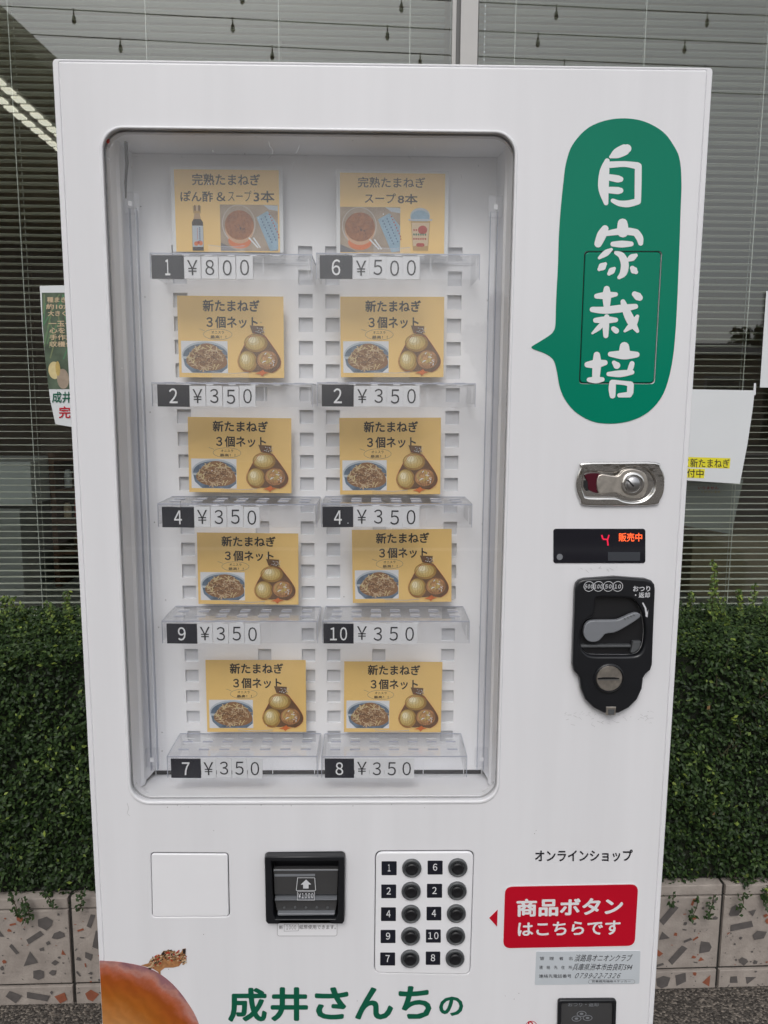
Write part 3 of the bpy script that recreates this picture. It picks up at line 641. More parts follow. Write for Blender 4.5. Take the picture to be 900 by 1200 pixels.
def tree(x, y, h, r, label):
    t = thing('tree', (x, y, 0), label, 'tree', 'street trees seen in reflection'); mb = MB(); mb.tube([(x, y, 0), (x+0.1, y, h*0.5), (x, y, h*0.85)], [0.2, 0.14, 0.05], 'stem', 8); mb.build('trunk', t)
    n = 5000; q = rng.normal(size=(n, 3)); q /= np.linalg.norm(q, axis=1)[:, None]; q *= (rng.uniform(0, 1, n)**0.4)[:, None]
    q = q*np.array([r, r, h*0.36]) * (1+0.3*np.sin(q[:, :1]*7+q[:, 2:]*5)) + np.array([x, y, h*0.68]); nn = rng.normal(size=(n, 3)); nn /= np.linalg.norm(nn, axis=1)[:, None]
    o = leaf_mesh('crown', q, nn, rng.uniform(0.25, 0.45, n), np.clip(rng.normal(0.4, 0.15, n), 0, 1), t)
    del o['kind']
for i, (x, y, h, r) in enumerate(((17.5, -26, 4.0, 2.2), (5.0, -24, 4.4, 1.4), (22, -28, 4.2, 3), (-17, -12, 5, 2.5))):
    tree(x, y, h, r, ['round tree across the street, right of the tan house', 'slim tree across the street, left of the tan house', 'broad tree across the street, farthest right', 'tree across the street beside the grey gabled house'][i])
# string-light wires overhead
for i, (yy, zz) in enumerate(((-7.6, 6.85), (-7.9, 6.62), (-8.3, 6.45), (-8.6, 6.2))):
    t = thing('overhead_wire', (0, yy, zz), ['thin dark overhead wire with hanging bulbs, topmost of four reflected in the window', 'thin dark overhead wire with hanging bulbs, second of four reflected in the window', 'thin dark overhead wire with hanging bulbs, third of four reflected in the window', 'thin dark overhead wire with hanging bulbs, lowest of four reflected in the window'][i], 'wire', 'overhead wires reflected in the window')
    mb = MB(); mb.tube([(x_, yy, zz-0.012*x_+0.0022*x_*x_*0.3) for x_ in range(-14, 15, 2)], 0.008, 'rubber', 5); mb.build('cable', t)
    for k in range(-2, 5):
        xx = -0.9+k*2.15+i*0.17*(-1)**i; zc = zz-0.012*xx+0.00066*xx*xx
        mb = MB(); mb.tube([(xx, yy, zc+0.02), (xx, yy, zc-0.06), (xx, yy, zc-0.09), (xx, yy, zc-0.15), (xx, yy, zc-0.18)], [0.009, 0.010, 0.024, 0.032, 0.014], 'rubber', 8); mb.build('bulb', t)

# ================================================================== VENDING MACHINE
W, H, D = 0.88, 1.8455, 0.46
vm = thing('vending_machine', (W/2, D/2, 0), 'white vending machine with glazed display and green Japanese lettering in front of the hedge', 'vending machine')
# openings, metric
WX0, WX1 = 0.0598, 0.6185; WZ1 = P(300, 151)[1]; WZ0 = P(300, 940)[1]
win = rr(WX0, WZ0, WX1, WZ1, 0.030, 8)
hatch = [P(685, 294.6), P(775.6, 294.6), P(767, 449.5), P(678.7, 449.5)]
blank = [P(176.5, 999.5), P(267.5, 1000), P(269, 1074), P(178.5, 1074.5)]
keyp = [P(440, 997.5), P(555.5, 997), P(551, 1141.5), P(438.5, 1139.5)]
billp = [P(311, 999.5), P(404, 998.5), P(403.5, 1076.5), P(312.5, 1077)]
def grow(q, d):
    c = Vector((sum(p[0] for p in q)/4, sum(p[1] for p in q)/4)); o = []
    for p in q: v = Vector(p)-c; o.append((c.x+v.x+d*math.copysign(1, v.x), c.y+v.y+d*math.copysign(1, v.y)))
    return o
outer = rr(0.0078, 0.03, W-0.0078, H-0.0034, 0.003, 3)
plate('door_edge', [rr(0.0, 0.03, W, H, 0.005, 3), rr(0.0077, 0.0301, W-0.0077, H-0.00335, 0.003, 3)], 0.0012, 0.03, 'white2', vm, 0.0014, 3)
plate('front_door', [outer, win, quad_rr(hatch, 0.006), quad_rr(blank, 0.006), quad_rr(keyp, 0.011), quad_rr(billp, 0.006)], 0.0, 0.03, 'white', vm, 0.0024, 3)
# cabinet body: shell behind the door, open where the display case is let in
mb = MB(); mb.box(0.004, W-0.004, 0.16, D, 0.03, H-0.004, 'white2'); mb.box(0.004, 0.02, 0.0305, 0.1595, 0.03, H-0.004, 'white2'); mb.box(W-0.02, W-0.004, 0.0305, 0.1595, 0.03, H-0.004, 'white2')
mb.box(0.0205, W-0.0205, 0.0305, 0.1595, H-0.02, H-0.004, 'white2'); mb.box(0.0205, W-0.0205, 0.0305, 0.1595, 0.03, 0.05, 'white2'); mb.build('cabinet', vm)
for xx in (0.06, W-0.12):
    for yy in (0.05, D-0.1):
        mb = MB(); mb.tube([(xx+0.03, yy+0.02, 0.0), (xx+0.03, yy+0.02, 0.0295)], 0.022, 'rubber', 16); mb.build('foot', vm)
# raised lip round the window
lip_o = rr(WX0-0.0022, WZ0-0.0032, WX1+0.0022, WZ1+0.002, 0.032, 8); lip_i = rr(WX0+0.002, WZ0+0.002, WX1-0.002, WZ1-0.002, 0.028, 8)
plate('window_lip', [lip_o, lip_i], -0.0018, 0.006, 'white', vm, 0.0017, 3)
gl = rr(WX0+0.0025, WZ0+0.0025, WX1-0.0025, WZ1-0.0025, 0.027, 8)
plate('display_glass', [gl], 0.007, 0.010, 'front_glass', vm)
gk = plate('glass_gasket', [rr(WX0+0.0005, WZ0+0.0005, WX1-0.0005, WZ1-0.0005, 0.029, 8), rr(WX0+0.0022, WZ0+0.0022, WX1-0.0022, WZ1-0.0022, 0.0275, 8)], 0.0104, 0.0125, 'gasket', vm)
# display case lining with square sockets
CY = 0.108
bz = P(370, 905, CY)[1]
sx = []
for px in (224, 310, 361.5, 391, 444, 525): sx.append(P(px, 760, CY)[0])
x_tops = []
psz = 0.0108
zA = P(361, 380.5, CY)[1]; zP = (P(361, 380.5-27.6, CY)[1] - P(361, 380.5, CY)[1])
# sockets in a lattice; middle columns only have every third one
zs = []
k = -30
while True:
    zc = zA + k*zP
    k += 1
    if zc < bz+0.03: continue
    if zc > P(400, 292, CY)[1]: break
    zs.append(zc)
mb = MB()
X0, X1 = WX0+0.002, WX1-0.002
xs = [X0+0.006]; cols = []
for c in sorted(sx): xs += [c-psz, c+psz]
xs.append(X1-0.006)
zz_ = [bz-0.004]
for c in zs: zz_ += [c-psz, c+psz]
zz_.append(WZ1-0.001)
def holecell(i, j): return i % 2 == 1 and j % 2 == 1
for i in range(len(xs)-1):
    for j in range(len(zz_)-1):
        a, b, c, d_ = xs[i], xs[i+1], zz_[j], zz_[j+1]
        midcol = i in (3, 9)
        if holecell(i, j) and (not midcol or (j//2) % 3 == 1):
            r_ = 0.0055
            mb.face([(a, CY+r_, c), (b, CY+r_, c), (b, CY+r_, d_), (a, CY+r_, d_)], 'socket')
            mb.face([(a, CY, c), (b, CY, c), (b, CY+r_, c), (a, CY+r_, c)], 'inner'); mb.face([(a, CY+r_, d_), (b, CY+r_, d_), (b, CY, d_), (a, CY, d_)], 'inner')
            mb.face([(a, CY+r_, c), (a, CY+r_, d_), (a, CY, d_), (a, CY, c)], 'inner'); mb.face([(b, CY, c), (b, CY, d_), (b, CY+r_, d_), (b, CY+r_, c)], 'inner')
        else:
            mb.face([(a, CY, c), (b, CY, c), (b, CY, d_), (a, CY, d_)], 'inner')
mb.build('socket_panel', vm)
# side walls with a drawn ridge, ceiling, sloping floor
mb = MB()
prof = [(0.0, 0.0125), (0.0005, 0.05), (0.0035, 0.056), (0.0035, 0.064), (0.0015, 0.070), (0.007, CY)]
for sgn, xw in ((1, X0), (-1, X1)):
    for (u0, y0), (u1, y1) in zip(prof[:-1], prof[1:]):
        q = [(xw+sgn*u0, y0, WZ0-0.001), (xw+sgn*u1*1.0, y1, WZ0-0.001), (xw+sgn*u1, y1, WZ1+0.001), (xw+sgn*u0, y0, WZ1+0.001)]
        mb.face(q if sgn < 0 else q[::-1], 'inner')
mb.build('case_side', vm)
mb = MB(); mb.face([(X0, 0.0125, WZ1+0.0005), (X1, 0.0125, WZ1+0.0005), (X1, CY, WZ1-0.0005), (X0, CY, WZ1-0.0005)], 'inner'); mb.build('case_ceiling', vm)
mb = MB(); mb.face([(X0, 0.0125, WZ0+0.004), (X1, 0.0125, WZ0+0.004), (X1, CY+0.001, bz-0.0035), (X0, CY+0.001, bz-0.0035)], 'inner')
mb.box(X0, X1, 0.0122, 0.0124, WZ0-0.001, WZ0+0.004, 'inner'); mb.build('case_floor', vm)
mb = MB(); mb.box(X0+0.008, X1-0.008, CY-0.0008, CY+0.004, bz-0.003, bz+0.0038, 'rubber'); mb.build('floor_slot', vm)
# clear strips for the case lights, with their clips and the loose black lead
for sgn, xw, px in ((1, X0, 0), (-1, X1, 1)):
    xs_ = xw+sgn*0.014
    mb = MB(); mb.box(xs_-0.005, xs_+0.005, 0.075, 0.083, bz+0.02, WZ1-0.085, 'acrylic'); mb.box(xs_-0.0056, xs_-0.005, 0.0745, 0.0835, bz+0.02, WZ1-0.085, 'edge'); mb.box(xs_+0.005, xs_+0.0056, 0.0745, 0.0835, bz+0.02, WZ1-0.085, 'edge'); mb.build('light_strip', vm)
    for zz in (WZ1-0.095, bz+0.03):
        mb = MB(); mb.box(xs_-0.010, xs_+0.010, 0.066, 0.074, zz, zz+0.03, 'acrylic'); mb.box(xs_-0.003, xs_+0.003, 0.0645, 0.0655, zz+0.01, zz+0.017, 'tagw'); mb.build('strip_clip', vm)
mb = MB(); a = P(146.5, 150, 0.06); b = P(147, 232, 0.06); mb.tube([(a[0], 0.06, a[1]), (a[0]+0.0008, 0.06, (a[1]+b[1])/2), (b[0]+0.001, 0.06, b[1]+0.02), (b[0], 0.062, b[1])], [0.0028, 0.0024, 0.0018, 0.0012], 'rubber', 8); mb.build('lead', vm)
mb = MB(); a = P(124, 163, -0.002); mb.flat([(a[0]+random.uniform(0.6, 1)*0.003*math.cos(t), a[1]+random.uniform(0.6, 1)*0.004*math.sin(t)) for t in np.linspace(0, 6, 9)], 0.0062, 'redp'); mb.build('rust_spot', vm)

# scratches and dried drips on the clear front
mb = MB(); R_ = random.Random(21); yy = 0.0067
for px, py, L_, an in ((315, 166, 12, 1.1), (320, 178, 10, 2.2), (351, 170, 11, 2.0), (356, 182, 4, 0.2), (345, 190, 8, 1.7), (124, 184, 6, 0.7), (158, 183, 3, 0.3), (478, 182, 6, 0.9), (486, 172, 3, 1.4), (410, 192, 4, 0.4), (250, 176, 3, 1.0), (300, 160, 3, 2.0), (540, 205, 4, 1.3), (205, 214, 3, 0.5)):
    q = [(px, py), (px+L_*0.5*math.cos(an)+R_.uniform(-2, 2), py+L_*0.5*math.sin(an)), (px+L_*math.cos(an), py+L_*math.sin(an))]
    mb.flat(line_poly([P(a_, b_, yy) for a_, b_ in catmull(q, 4, False)], 0.0004), yy, 'dirtl'); yy -= 2e-6
for i in range(40):
    x, z = P(R_.uniform(130, 590), R_.uniform(160, 300) if i < 25 else R_.uniform(300, 920), yy); r = R_.uniform(0.0003, 0.0008); mb.flat(ell(x, z, r, r*1.3, 6), yy, R_.choice(['tagw', 'dirt'])); yy -= 2e-6
tag(mb.build('glass_marks', vm), kind='stuff')
# acrylic shelves with price plates (part shelf > plates)
SF, SB = 0.026, CY-0.002                       # depth of shelf front and back
rows = [ # y of the front top edge, y of the lower edge, x ends left / right, (number, price) left / right, x of plates
 (299, 326.5, 176, 365, 371, 562, ('1', '800'), ('6', '500'), (177, 215.5, 297), (374.5, 413.5, 492)),
 (450.5, 476, 178, 366, 372, 557, ('2', '350'), ('2', '350'), (184, 222, 300), (377, 415, 492)),
 (592, 617.5, 185, 371, 377, 553, ('4', '350'), ('4', '350'), (189.5, 227.5, 305), (378, 414.5, 491.5)),
 (729, 753.5, 190, 372, 378, 550, ('9', '350'), ('10', '350'), (195, 231, 305.5), (379, 415, 489.5)),
 (887.5, 911, 196, 372, 377, 547, ('7', '350'), ('8', '350'), (200, 235.5, 308), (380.5, 415.5, 485.5))]
cardspots = []
for ri, (yt, yb, lx0, lx1, rx0, rx1, L_, R_, lp_, rp_) in enumerate(rows):
    for (a0, a1, (num, price), pp) in ((lx0, lx1, L_, lp_), (rx0, rx1, R_, rp_)):
        A = P(a0, yt, SF); B = P(a1, yt, SF); zt = (A[1]+B[1])/2; zl = P(a0, yb, SF)[1]; x0, x1 = A[0], B[0]
        t_ = 0.0022
        mb = MB(); mb.box(x0, x1, SF, SF+t_, zl, zt-0.0001, 'acrylic'); mb.box(x0, x1, SF, SB, zt, zt+t_, 'acrylic')
        mb.box(x0, x0+t_, SF+t_+0.0002, SB, zl+0.004, zt-0.0001, 'acrylic'); mb.box(x1-t_, x1, SF+t_+0.0002, SB, zl+0.004, zt-0.0001, 'acrylic')
        sh_ = mb.build('shelf', vm)
        mb = MB(); e = 0.0007
        mb.box(x0-e, x1+e, SF-e, SF-0.0001, zt+0.0006, zt+t_, 'edge'); mb.box(x0-e, x0-0.0001, SF, SB, zt+0.0006, zt+t_, 'edge'); mb.box(x1+0.0001, x1+e, SF, SB, zt+0.0006, zt+t_, 'edge'); mb.box(x0-e, x0-0.0001, SF-e, SF+t_, zl, zt, 'edge'); mb.box(x1+0.0001, x1+e, SF-e, SF+t_, zl, zt, 'edge'); mb.box(x0, x1, SB-0.001, SB-0.0002, zt+t_+0.0002, zt+t_+0.0012, 'edge')
        mb.build('shelf_rim', sh_)
        mb = MB()
        for q in range(2):
            for u in range(7):
                xx = x0+0.02+(x1-x0-0.04)*u/6; yy = SF+0.02+q*0.028; mb.box(xx-0.008, xx+0.008, yy, yy+0.0035, zt+t_+0.0002, zt+t_+0.0012, 'edge')
                mb.box(xx-0.0075, xx+0.0075, yy+0.012, yy+0.014, zt+t_+0.0002, zt+t_+0.0008, 'tagw')
        for u in (0.22, 0.36, 0.5, 0.64, 0.78, 0.9):
            xx = x0+(x1-x0)*u; mb.box(xx-0.005, xx+0.005, SF-0.0009, SF-0.0001, zt-0.0012, zt+0.0002, 'tagw')
        for u in (0.70, 0.98): mb.box(x0+(x1-x0)*u-0.0005, x0+(x1-x0)*u+0.0005, SF-0.0008, SF-0.0001, zl+0.006, zt-0.004, 'tagw')
        mb.build('moulded_slots', sh_)['kind'] = 'stuff'
        # number plate
        YF = SF-0.0032; q0 = boxq(pp[0], yt+(0 if ri in (0, 1) else 2), pp[1]-0.6, yb+0.5, YF); j = random.uniform(-0.0006, 0.0006)
        q0 = [(q0[0][0], q0[0][1]), (q0[1][0], q0[0][1]+j), (q0[1][0], q0[2][1]+j), (q0[0][0], q0[2][1])]
        mb = MB(); mb.add(plate_mesh([q0], YF, SF-0.0011), 'tagb')
        x_0, x_1 = q0[0][0], q0[1][0]; h_ = q0[0][1]-q0[3][1]; cx = x_0+(x_1-x_0)*(0.5 if len(num) == 1 else 0.5); hw = h_*0.19 if num != '1' else h_*0.11
        if len(num) == 2: hw = h_*0.42
        zt_, zb_ = q0[0][1]-h_*0.17, q0[0][1]-h_*0.85
        text_quad(mb, num, [(cx-hw, zt_), (cx+hw, zt_), (cx+hw, zb_), (cx-hw, zb_)], YF-0.0002, 'wvinyl', 0.008)
        mb.build('number_plate', sh_)
        n = 4; wpx = (pp[2]-pp[1])/n
        for k, ch in enumerate('¥'+price):
            j = random.uniform(-0.0008, 0.0008); a = P(pp[1]+k*wpx, yt+1.5, YF); b = P(pp[1]+(k+1)*wpx-0.4, yb, YF)
            xx0, xx1, z1_, z0_ = a[0], b[0], a[1]-0.0003+j, b[1]+j-0.0004*k
            mb = MB(); mb.add(plate_mesh([[(xx0, z1_), (xx1, z1_), (xx1, z0_), (xx0, z0_)]], YF-0.0002*(k % 2), SF-0.0012), 'tagw')
            hh = z1_-z0_; ccx = (xx0+xx1)/2; hw = hh*(0.21 if ch != '¥' else 0.25)
            text_quad(mb, ch, [(ccx-hw, z1_-hh*0.15), (ccx+hw, z1_-hh*0.15), (ccx+hw, z0_+hh*0.15), (ccx-hw, z0_+hh*0.15)], YF-0.0006, 'black', 0.004)
            mb.build('price_tile', sh_)

# ---- cards standing on the shelves
def card(px, py, dx, dy_, kind, label, clip=True):
    """px: four photo corners TL TR BR BL"""
    Y = 0.086
    c = [P(*q, Y) for q in px]; w_ = ((c[1][0]-c[0][0])+(c[2][0]-c[3][0]))/2; h_ = ((c[0][1]-c[3][1])+(c[1][1]-c[2][1]))/2
    base = ((c[3][0]+c[2][0])/2, (c[3][1]+c[2][1])/2)
    ang = math.atan2(c[2][1]-c[3][1], c[2][0]-c[3][0])
    t = thing('product_card', (base[0], Y, base[1]), label, 'card', 'laminated product cards in the display case')
    def X(u, v, s=0.0):
        lx, lz = (u-0.5)*w_, (1-v)*h_
        return (base[0]+lx*math.cos(ang)-lz*math.sin(ang), base[1]+lx*math.sin(ang)+lz*math.cos(ang))
    def Q(u0, v0, u1, v1): return [X(u0, v0), X(u1, v0), X(u1, v1), X(u0, v1)]
    if kind != 'net':
        plate('laminate', [quad_rr([X(-0.035, -0.035), X(1.035, -0.035), X(1.035, 1.0), X(-0.035, 1.0)], 0.002)], Y-0.0002, Y+0.0006, 'paper', t)
    mb = MB(); mb.add(plate_mesh([Q(0, 0, 1, 1)], Y-0.0007, Y-0.0003), 'tan'); mb.build('sheet', t)
    yp = [Y-0.0008]
    def nx(): yp[0] -= 6e-6; return yp[0]
    def L(mb, pts, m): mb.flat([X(*p) for p in pts], nx(), m)
    if kind == 'net':
        mb = MB(); text_quad(mb, '新たまねぎ', Q(0.24, 0.045, 0.775, 0.19), nx(), 'ink', 0.026); text_quad(mb, '３個ネット', Q(0.27, 0.245, 0.755, 0.39), nx(), 'ink', 0.026); mb.build('lettering', t)
        mb = MB(); e = ell(0.375, 0.468, 0.135, 0.066, 28)
        pts = [X(*p) for p in e]+[X(*e[0])]; mb.flat(line_poly(pts, 0.0005), nx(), 'inkgrey'); mb.flat(line_poly([X(0.20, 0.40), X(0.25, 0.425)], 0.0005), nx(), 'inkgrey')
        text_quad(mb, 'オニスラ', Q(0.315, 0.425, 0.435, 0.46), nx(), 'ink', 0.012); text_quad(mb, '最高！！', Q(0.305, 0.48, 0.455, 0.52), nx(), 'ink', 0.012); mb.build('speech_bubble', t)
        mb = MB(); L(mb, [(0.025, 0.55), (0.465, 0.55), (0.465, 0.945), (0.025, 0.945)], 'tagw')
        def clip_(pts): return [(min(max(u, 0.027), 0.463), min(max(v, 0.553), 0.943)) for u, v in pts]
        L(mb, clip_(ell(0.255, 0.72, 0.225, 0.165, 30)), 'bowlrim'); L(mb, clip_(ell(0.255, 0.73, 0.213, 0.150, 30)), 'bowl'); L(mb, clip_([(0.04, 0.74), (0.46, 0.76), (0.463, 0.86), (0.40, 0.943), (0.12, 0.943), (0.05, 0.84)]), 'bowlrim')
        L(mb, clip_([(0.045, 0.77), (0.46, 0.80), (0.46, 0.88), (0.40, 0.943), (0.13, 0.943), (0.06, 0.86)]), 'bowl')
        L(mb, clip_(catmull([(0.07, 0.78), (0.12, 0.68), (0.2, 0.60), (0.29, 0.58), (0.38, 0.64), (0.45, 0.76), (0.45, 0.85), (0.36, 0.91), (0.2, 0.91), (0.1, 0.86)], 3)), 'nd2')
        R_ = random.Random(5)
        for i in range(170):
            a = R_.uniform(0, 6.283); r_ = R_.random()**0.5; u, v = 0.262+0.17*r_*math.cos(a), 0.755+0.145*r_*math.sin(a); an = R_.uniform(0, 3.14); l_ = R_.uniform(0.015, 0.045)
            pu = [(u-l_*math.cos(an), v-l_*math.sin(an)), (u+0.01*R_.uniform(-1, 1), v+0.01*R_.uniform(-1, 1)), (u+l_*math.cos(an), v+l_*math.sin(an))]
            mm = R_.choice(['nd1', 'nd1', 'nd2', 'nd4', 'nd3', 'nd2']) if r_ < 0.75 else R_.choice(['nd1', 'nd4', 'on2'])
            mb.flat([X(*p) for p in clip_([(p[0], p[1]) for p in line_poly(pu, 0.008)])], nx(), mm)
        mb.build('noodle_photo', t)
        mb = MB()
        L(mb, catmull([(0.71, 0.46), (0.80, 0.46), (0.88, 0.58), (0.955, 0.73), (0.965, 0.84), (0.90, 0.93), (0.80, 0.92), (0.70, 0.925), (0.60, 0.88), (0.565, 0.80), (0.60, 0.66), (0.65, 0.54)], 3), 'on3')
        for (u, v, ru, rv, ms) in ((0.735, 0.57, 0.112, 0.112, ('on5', 'on1', 'on6', 'on2', 'on7')), (0.655, 0.80, 0.088, 0.135, ('on5', 'on1', 'on6', 'on2', 'on7')), (0.85, 0.79, 0.118, 0.138, ('on3', 'on4', 'on8', 'on1', 'on8'))):
            for k, m_ in enumerate(ms):
                f_ = 1-0.17*k; L(mb, ell(u-ru*0.07*k, v-rv*0.08*k, ru*f_, rv*f_), m_)
            for k in range(5):
                t_ = -0.6+0.3*k; mb.flat(line_poly([X(u+ru*t_*0.3, v-rv*0.85), X(u+ru*t_*1.1, v), X(u+ru*t_*0.4, v+rv*0.85)], 0.0004), nx(), ms[0])
        for i in range(22):
            u, v = 0.87+R_.uniform(-0.06, 0.06), 0.79+R_.uniform(-0.08, 0.08); mb.flat([X(*p) for p in line_poly([(u, v), (u+R_.uniform(-0.03, 0.03), v+R_.uniform(-0.03, 0.03))], 0.008)], nx(), R_.choice(['on3', 'paper', 'on4']))
        for q in ([(0.70, 0.46), (0.60, 0.66), (0.56, 0.80), (0.60, 0.90), (0.69, 0.93)], [(0.81, 0.46), (0.89, 0.60), (0.965, 0.76), (0.955, 0.87), (0.88, 0.94)], [(0.66, 0.50), (0.76, 0.48), (0.84, 0.50)]):
            mb.flat(line_poly([X(*p) for p in catmull(q, 4, False)], 0.0005), nx(), 'redp')
        L(mb, [(0.68, 0.355), (0.81, 0.365), (0.80, 0.455), (0.705, 0.45)], 'on3')
        for i in range(26):
            u, v = R_.uniform(0.705, 0.815), R_.uniform(0.375, 0.445); L(mb, [(u, v), (u+0.012, v+0.003), (u+0.008, v+0.013)], R_.choice(['paper', 'redp', 'bowlrim', 'soy', 'paper']))
        L(mb, [(0.76, 0.93), (0.80, 0.90), (0.82, 0.93), (0.86, 0.935), (0.81, 0.955), (0.79, 0.985), (0.77, 0.955), (0.72, 0.95)], 'orange')
        mb.build('onion_net_photo', t)
    else:
        mb = MB()
        if kind == 'ponzu':
            text_quad(mb, '完熟たまねぎ', Q(0.17, 0.05, 0.82, 0.19), nx(), 'ink', 0.016); text_quad(mb, 'ぽん酢', Q(0.055, 0.26, 0.365, 0.39), nx(), 'ink', 0.018); text_quad(mb, '＆', Q(0.40, 0.27, 0.485, 0.38), nx(), 'ink', 0.014); text_quad(mb, 'スープ', Q(0.51, 0.25, 0.735, 0.38), nx(), 'ink', 0.004); text_quad(mb, '3本', Q(0.755, 0.25, 0.955, 0.39), nx(), 'ink', 0.018)
            u0, u1 = 0.43, 0.985
        else:
            text_quad(mb, '完熟たまねぎ', Q(0.17, 0.05, 0.81, 0.18), nx(), 'ink', 0.012); text_quad(mb, 'スープ', Q(0.235, 0.25, 0.53, 0.37), nx(), 'ink', 0.012); text_quad(mb, '8本', Q(0.55, 0.255, 0.74, 0.38), nx(), 'ink', 0.018)
            u0, u1 = 0.0, 0.575
        mb.build('lettering', t)
        v0, v1 = 0.42, 0.985; du = u1-u0
        def Z(a, b): return (u0+du*min(max(a, 0), 1), v0+(v1-v0)*min(max(b, 0), 1))
        mb = MB(); L(mb, [Z(0, 0), Z(1, 0), Z(1, 1), Z(0, 1)], 'wood'); L(mb, [Z(0, 0.82), Z(0.3, 1), Z(0, 1)], 'inkgrey'); L(mb, [Z(0.75, 0), Z(1, 0.02), Z(1, 0.13), Z(0.85, 0.1)], 'bowlrim')
        L(mb, [Z(*p) for p in ell(0.32, 0.42, 0.29, 0.42, 30)], 'glassline'); L(mb, [Z(*p) for p in ell(0.32, 0.41, 0.275, 0.395, 30)], 'wood')
        L(mb, [Z(*p) for p in ell(0.33, 0.78, 0.2, 0.17, 20)], 'orange'); L(mb, [Z(*p) for p in ell(0.33, 0.50, 0.25, 0.34, 30)], 'tealight'); L(mb, [Z(*p) for p in ell(0.33, 0.44, 0.25, 0.32, 30)], 'tea')
        R_ = random.Random(9)
        for i in range(26):
            a, r_ = R_.uniform(0, 6.3), R_.random()*0.13; q = Z(0.34+r_*math.cos(a), 0.50+r_*math.sin(a)*0.9); L(mb, [(q[0], q[1]), (q[0]+0.012, q[1]+0.002), (q[0]+0.006, q[1]+0.012)], 'soy')
        for s in (0.0, 0.08): L(mb, [Z(0.48+s, 0.72), Z(0.50+s, 0.70), Z(0.66+s*0.5, 0.92), Z(0.64+s*0.5, 0.94)], 'paper')
        L(mb, [Z(0.63, 0.27), Z(0.82, 0.13), Z(1, 0.42), Z(1, 0.96), Z(0.86, 1), Z(0.70, 0.5)], 'bluep')
        for i in range(3):
            for k in range(9):
                a_, b_ = 0.70+i*0.07+k*0.022, 0.30-i*0.05+k*0.062
                q = Z(a_, b_); L(mb, [q, (q[0]+0.011, q[1]-0.008), (q[0]+0.014, q[1]+0.012), (q[0]+0.004, q[1]+0.014)], 'bluedk' if i < 2 else 'redp')
        mb.build('tea_photo', t)
        mb = MB()
        if kind == 'ponzu':
            L(mb, [(0.17, 0.44), (0.25, 0.44), (0.245, 0.53), (0.175, 0.53)], 'gold')
            for u in (0.185, 0.205, 0.225): L(mb, [(u, 0.43), (u+0.012, 0.43), (u+0.012, 0.50), (u, 0.50)], 'nd3' if u != 0.205 else 'nd4')
            L(mb, [(0.185, 0.53), (0.235, 0.53), (0.245, 0.60), (0.175, 0.60)], 'nd1'); L(mb, [(0.175, 0.60), (0.245, 0.60), (0.265, 0.64), (0.265, 0.985), (0.158, 0.985), (0.158, 0.64)], 'soy'); L(mb, [(0.16, 0.68), (0.263, 0.68), (0.263, 0.94), (0.16, 0.94)], 'bowlrim')
            for k in range(8): L(mb, [(0.225, 0.70+k*0.022), (0.237, 0.70+k*0.022), (0.237, 0.715+k*0.022), (0.225, 0.715+k*0.022)], 'bluedk'); L(mb, [(0.205, 0.71+k*0.018), (0.212, 0.71+k*0.018), (0.212, 0.72+k*0.018), (0.205, 0.72+k*0.018)], 'redp')
            L(mb, ell(0.195, 0.90, 0.022, 0.028, 12), 'orange'); L(mb, ell(0.238, 0.895, 0.02, 0.028, 12), 'orange'); L(mb, ell(0.217, 0.885, 0.012, 0.02, 12), 'redp'); mb.build('bottle_photo', t)
        else:
            L(mb, ell(0.765, 0.53, 0.095, 0.105, 24), 'bowlrim'); L(mb, ell(0.765, 0.54, 0.088, 0.085, 24), 'bluep'); L(mb, [(0.655, 0.565), (0.88, 0.565), (0.88, 0.585), (0.655, 0.585)], 'bowlrim')
            L(mb, [(0.675, 0.59), (0.862, 0.59), (0.845, 0.96), (0.70, 0.96)], 'gold'); L(mb, [(0.685, 0.61), (0.855, 0.61), (0.84, 0.90), (0.70, 0.90)], 'nd4')
            L(mb, ell(0.79, 0.70, 0.045, 0.055, 14), 'redp')
            for r_i in range(3):
                for k in range(6): u, v = 0.70+k*0.022, 0.69+r_i*0.055; L(mb, [(u, v), (u+0.016, v), (u+0.014, v+0.025), (u+0.003, v+0.025)], 'redp' if r_i != 1 else 'greent')
            L(mb, rr(0.73, 0.865, 0.81, 0.91, 0.02, 3), 'redp'); mb.build('cup_photo', t)
    # clear holder lip in front of the foot of the card
    if clip:
        cu, s_w = 0.47, 0.30; mb = MB(); yy = Y-0.010
        pts = [X(cu-s_w/2, 0.93), X(cu-0.05, 0.945), X(cu+0.06, 0.95), X(cu+s_w/2+0.05, 0.935), X(cu+s_w/2+0.05, 1.06), X(cu-s_w/2, 1.06)]
        mb.add(plate_mesh([pts], yy, yy+0.0015), 'acrylic'); ho = thing('card_holder', (base[0], yy, base[1]-0.01), HL[len(HO)], 'card holder', 'clear card holders in the display case'); HO.append(ho); mb.build('clear_lip', ho)
        mb = MB(); mb.flat(line_poly(pts[:4], 0.0006), yy-0.0002, 'edge'); mb.build('lip_edge', ho)
    return t
HO = []
pos_ = ['top', 'second', 'third', 'fourth', 'bottom']; HL = []
for r_ in pos_:
    for s in ('left', 'right'): HL.append('small clear curved card holder on the %s shelf row, %s column' % (r_, s))
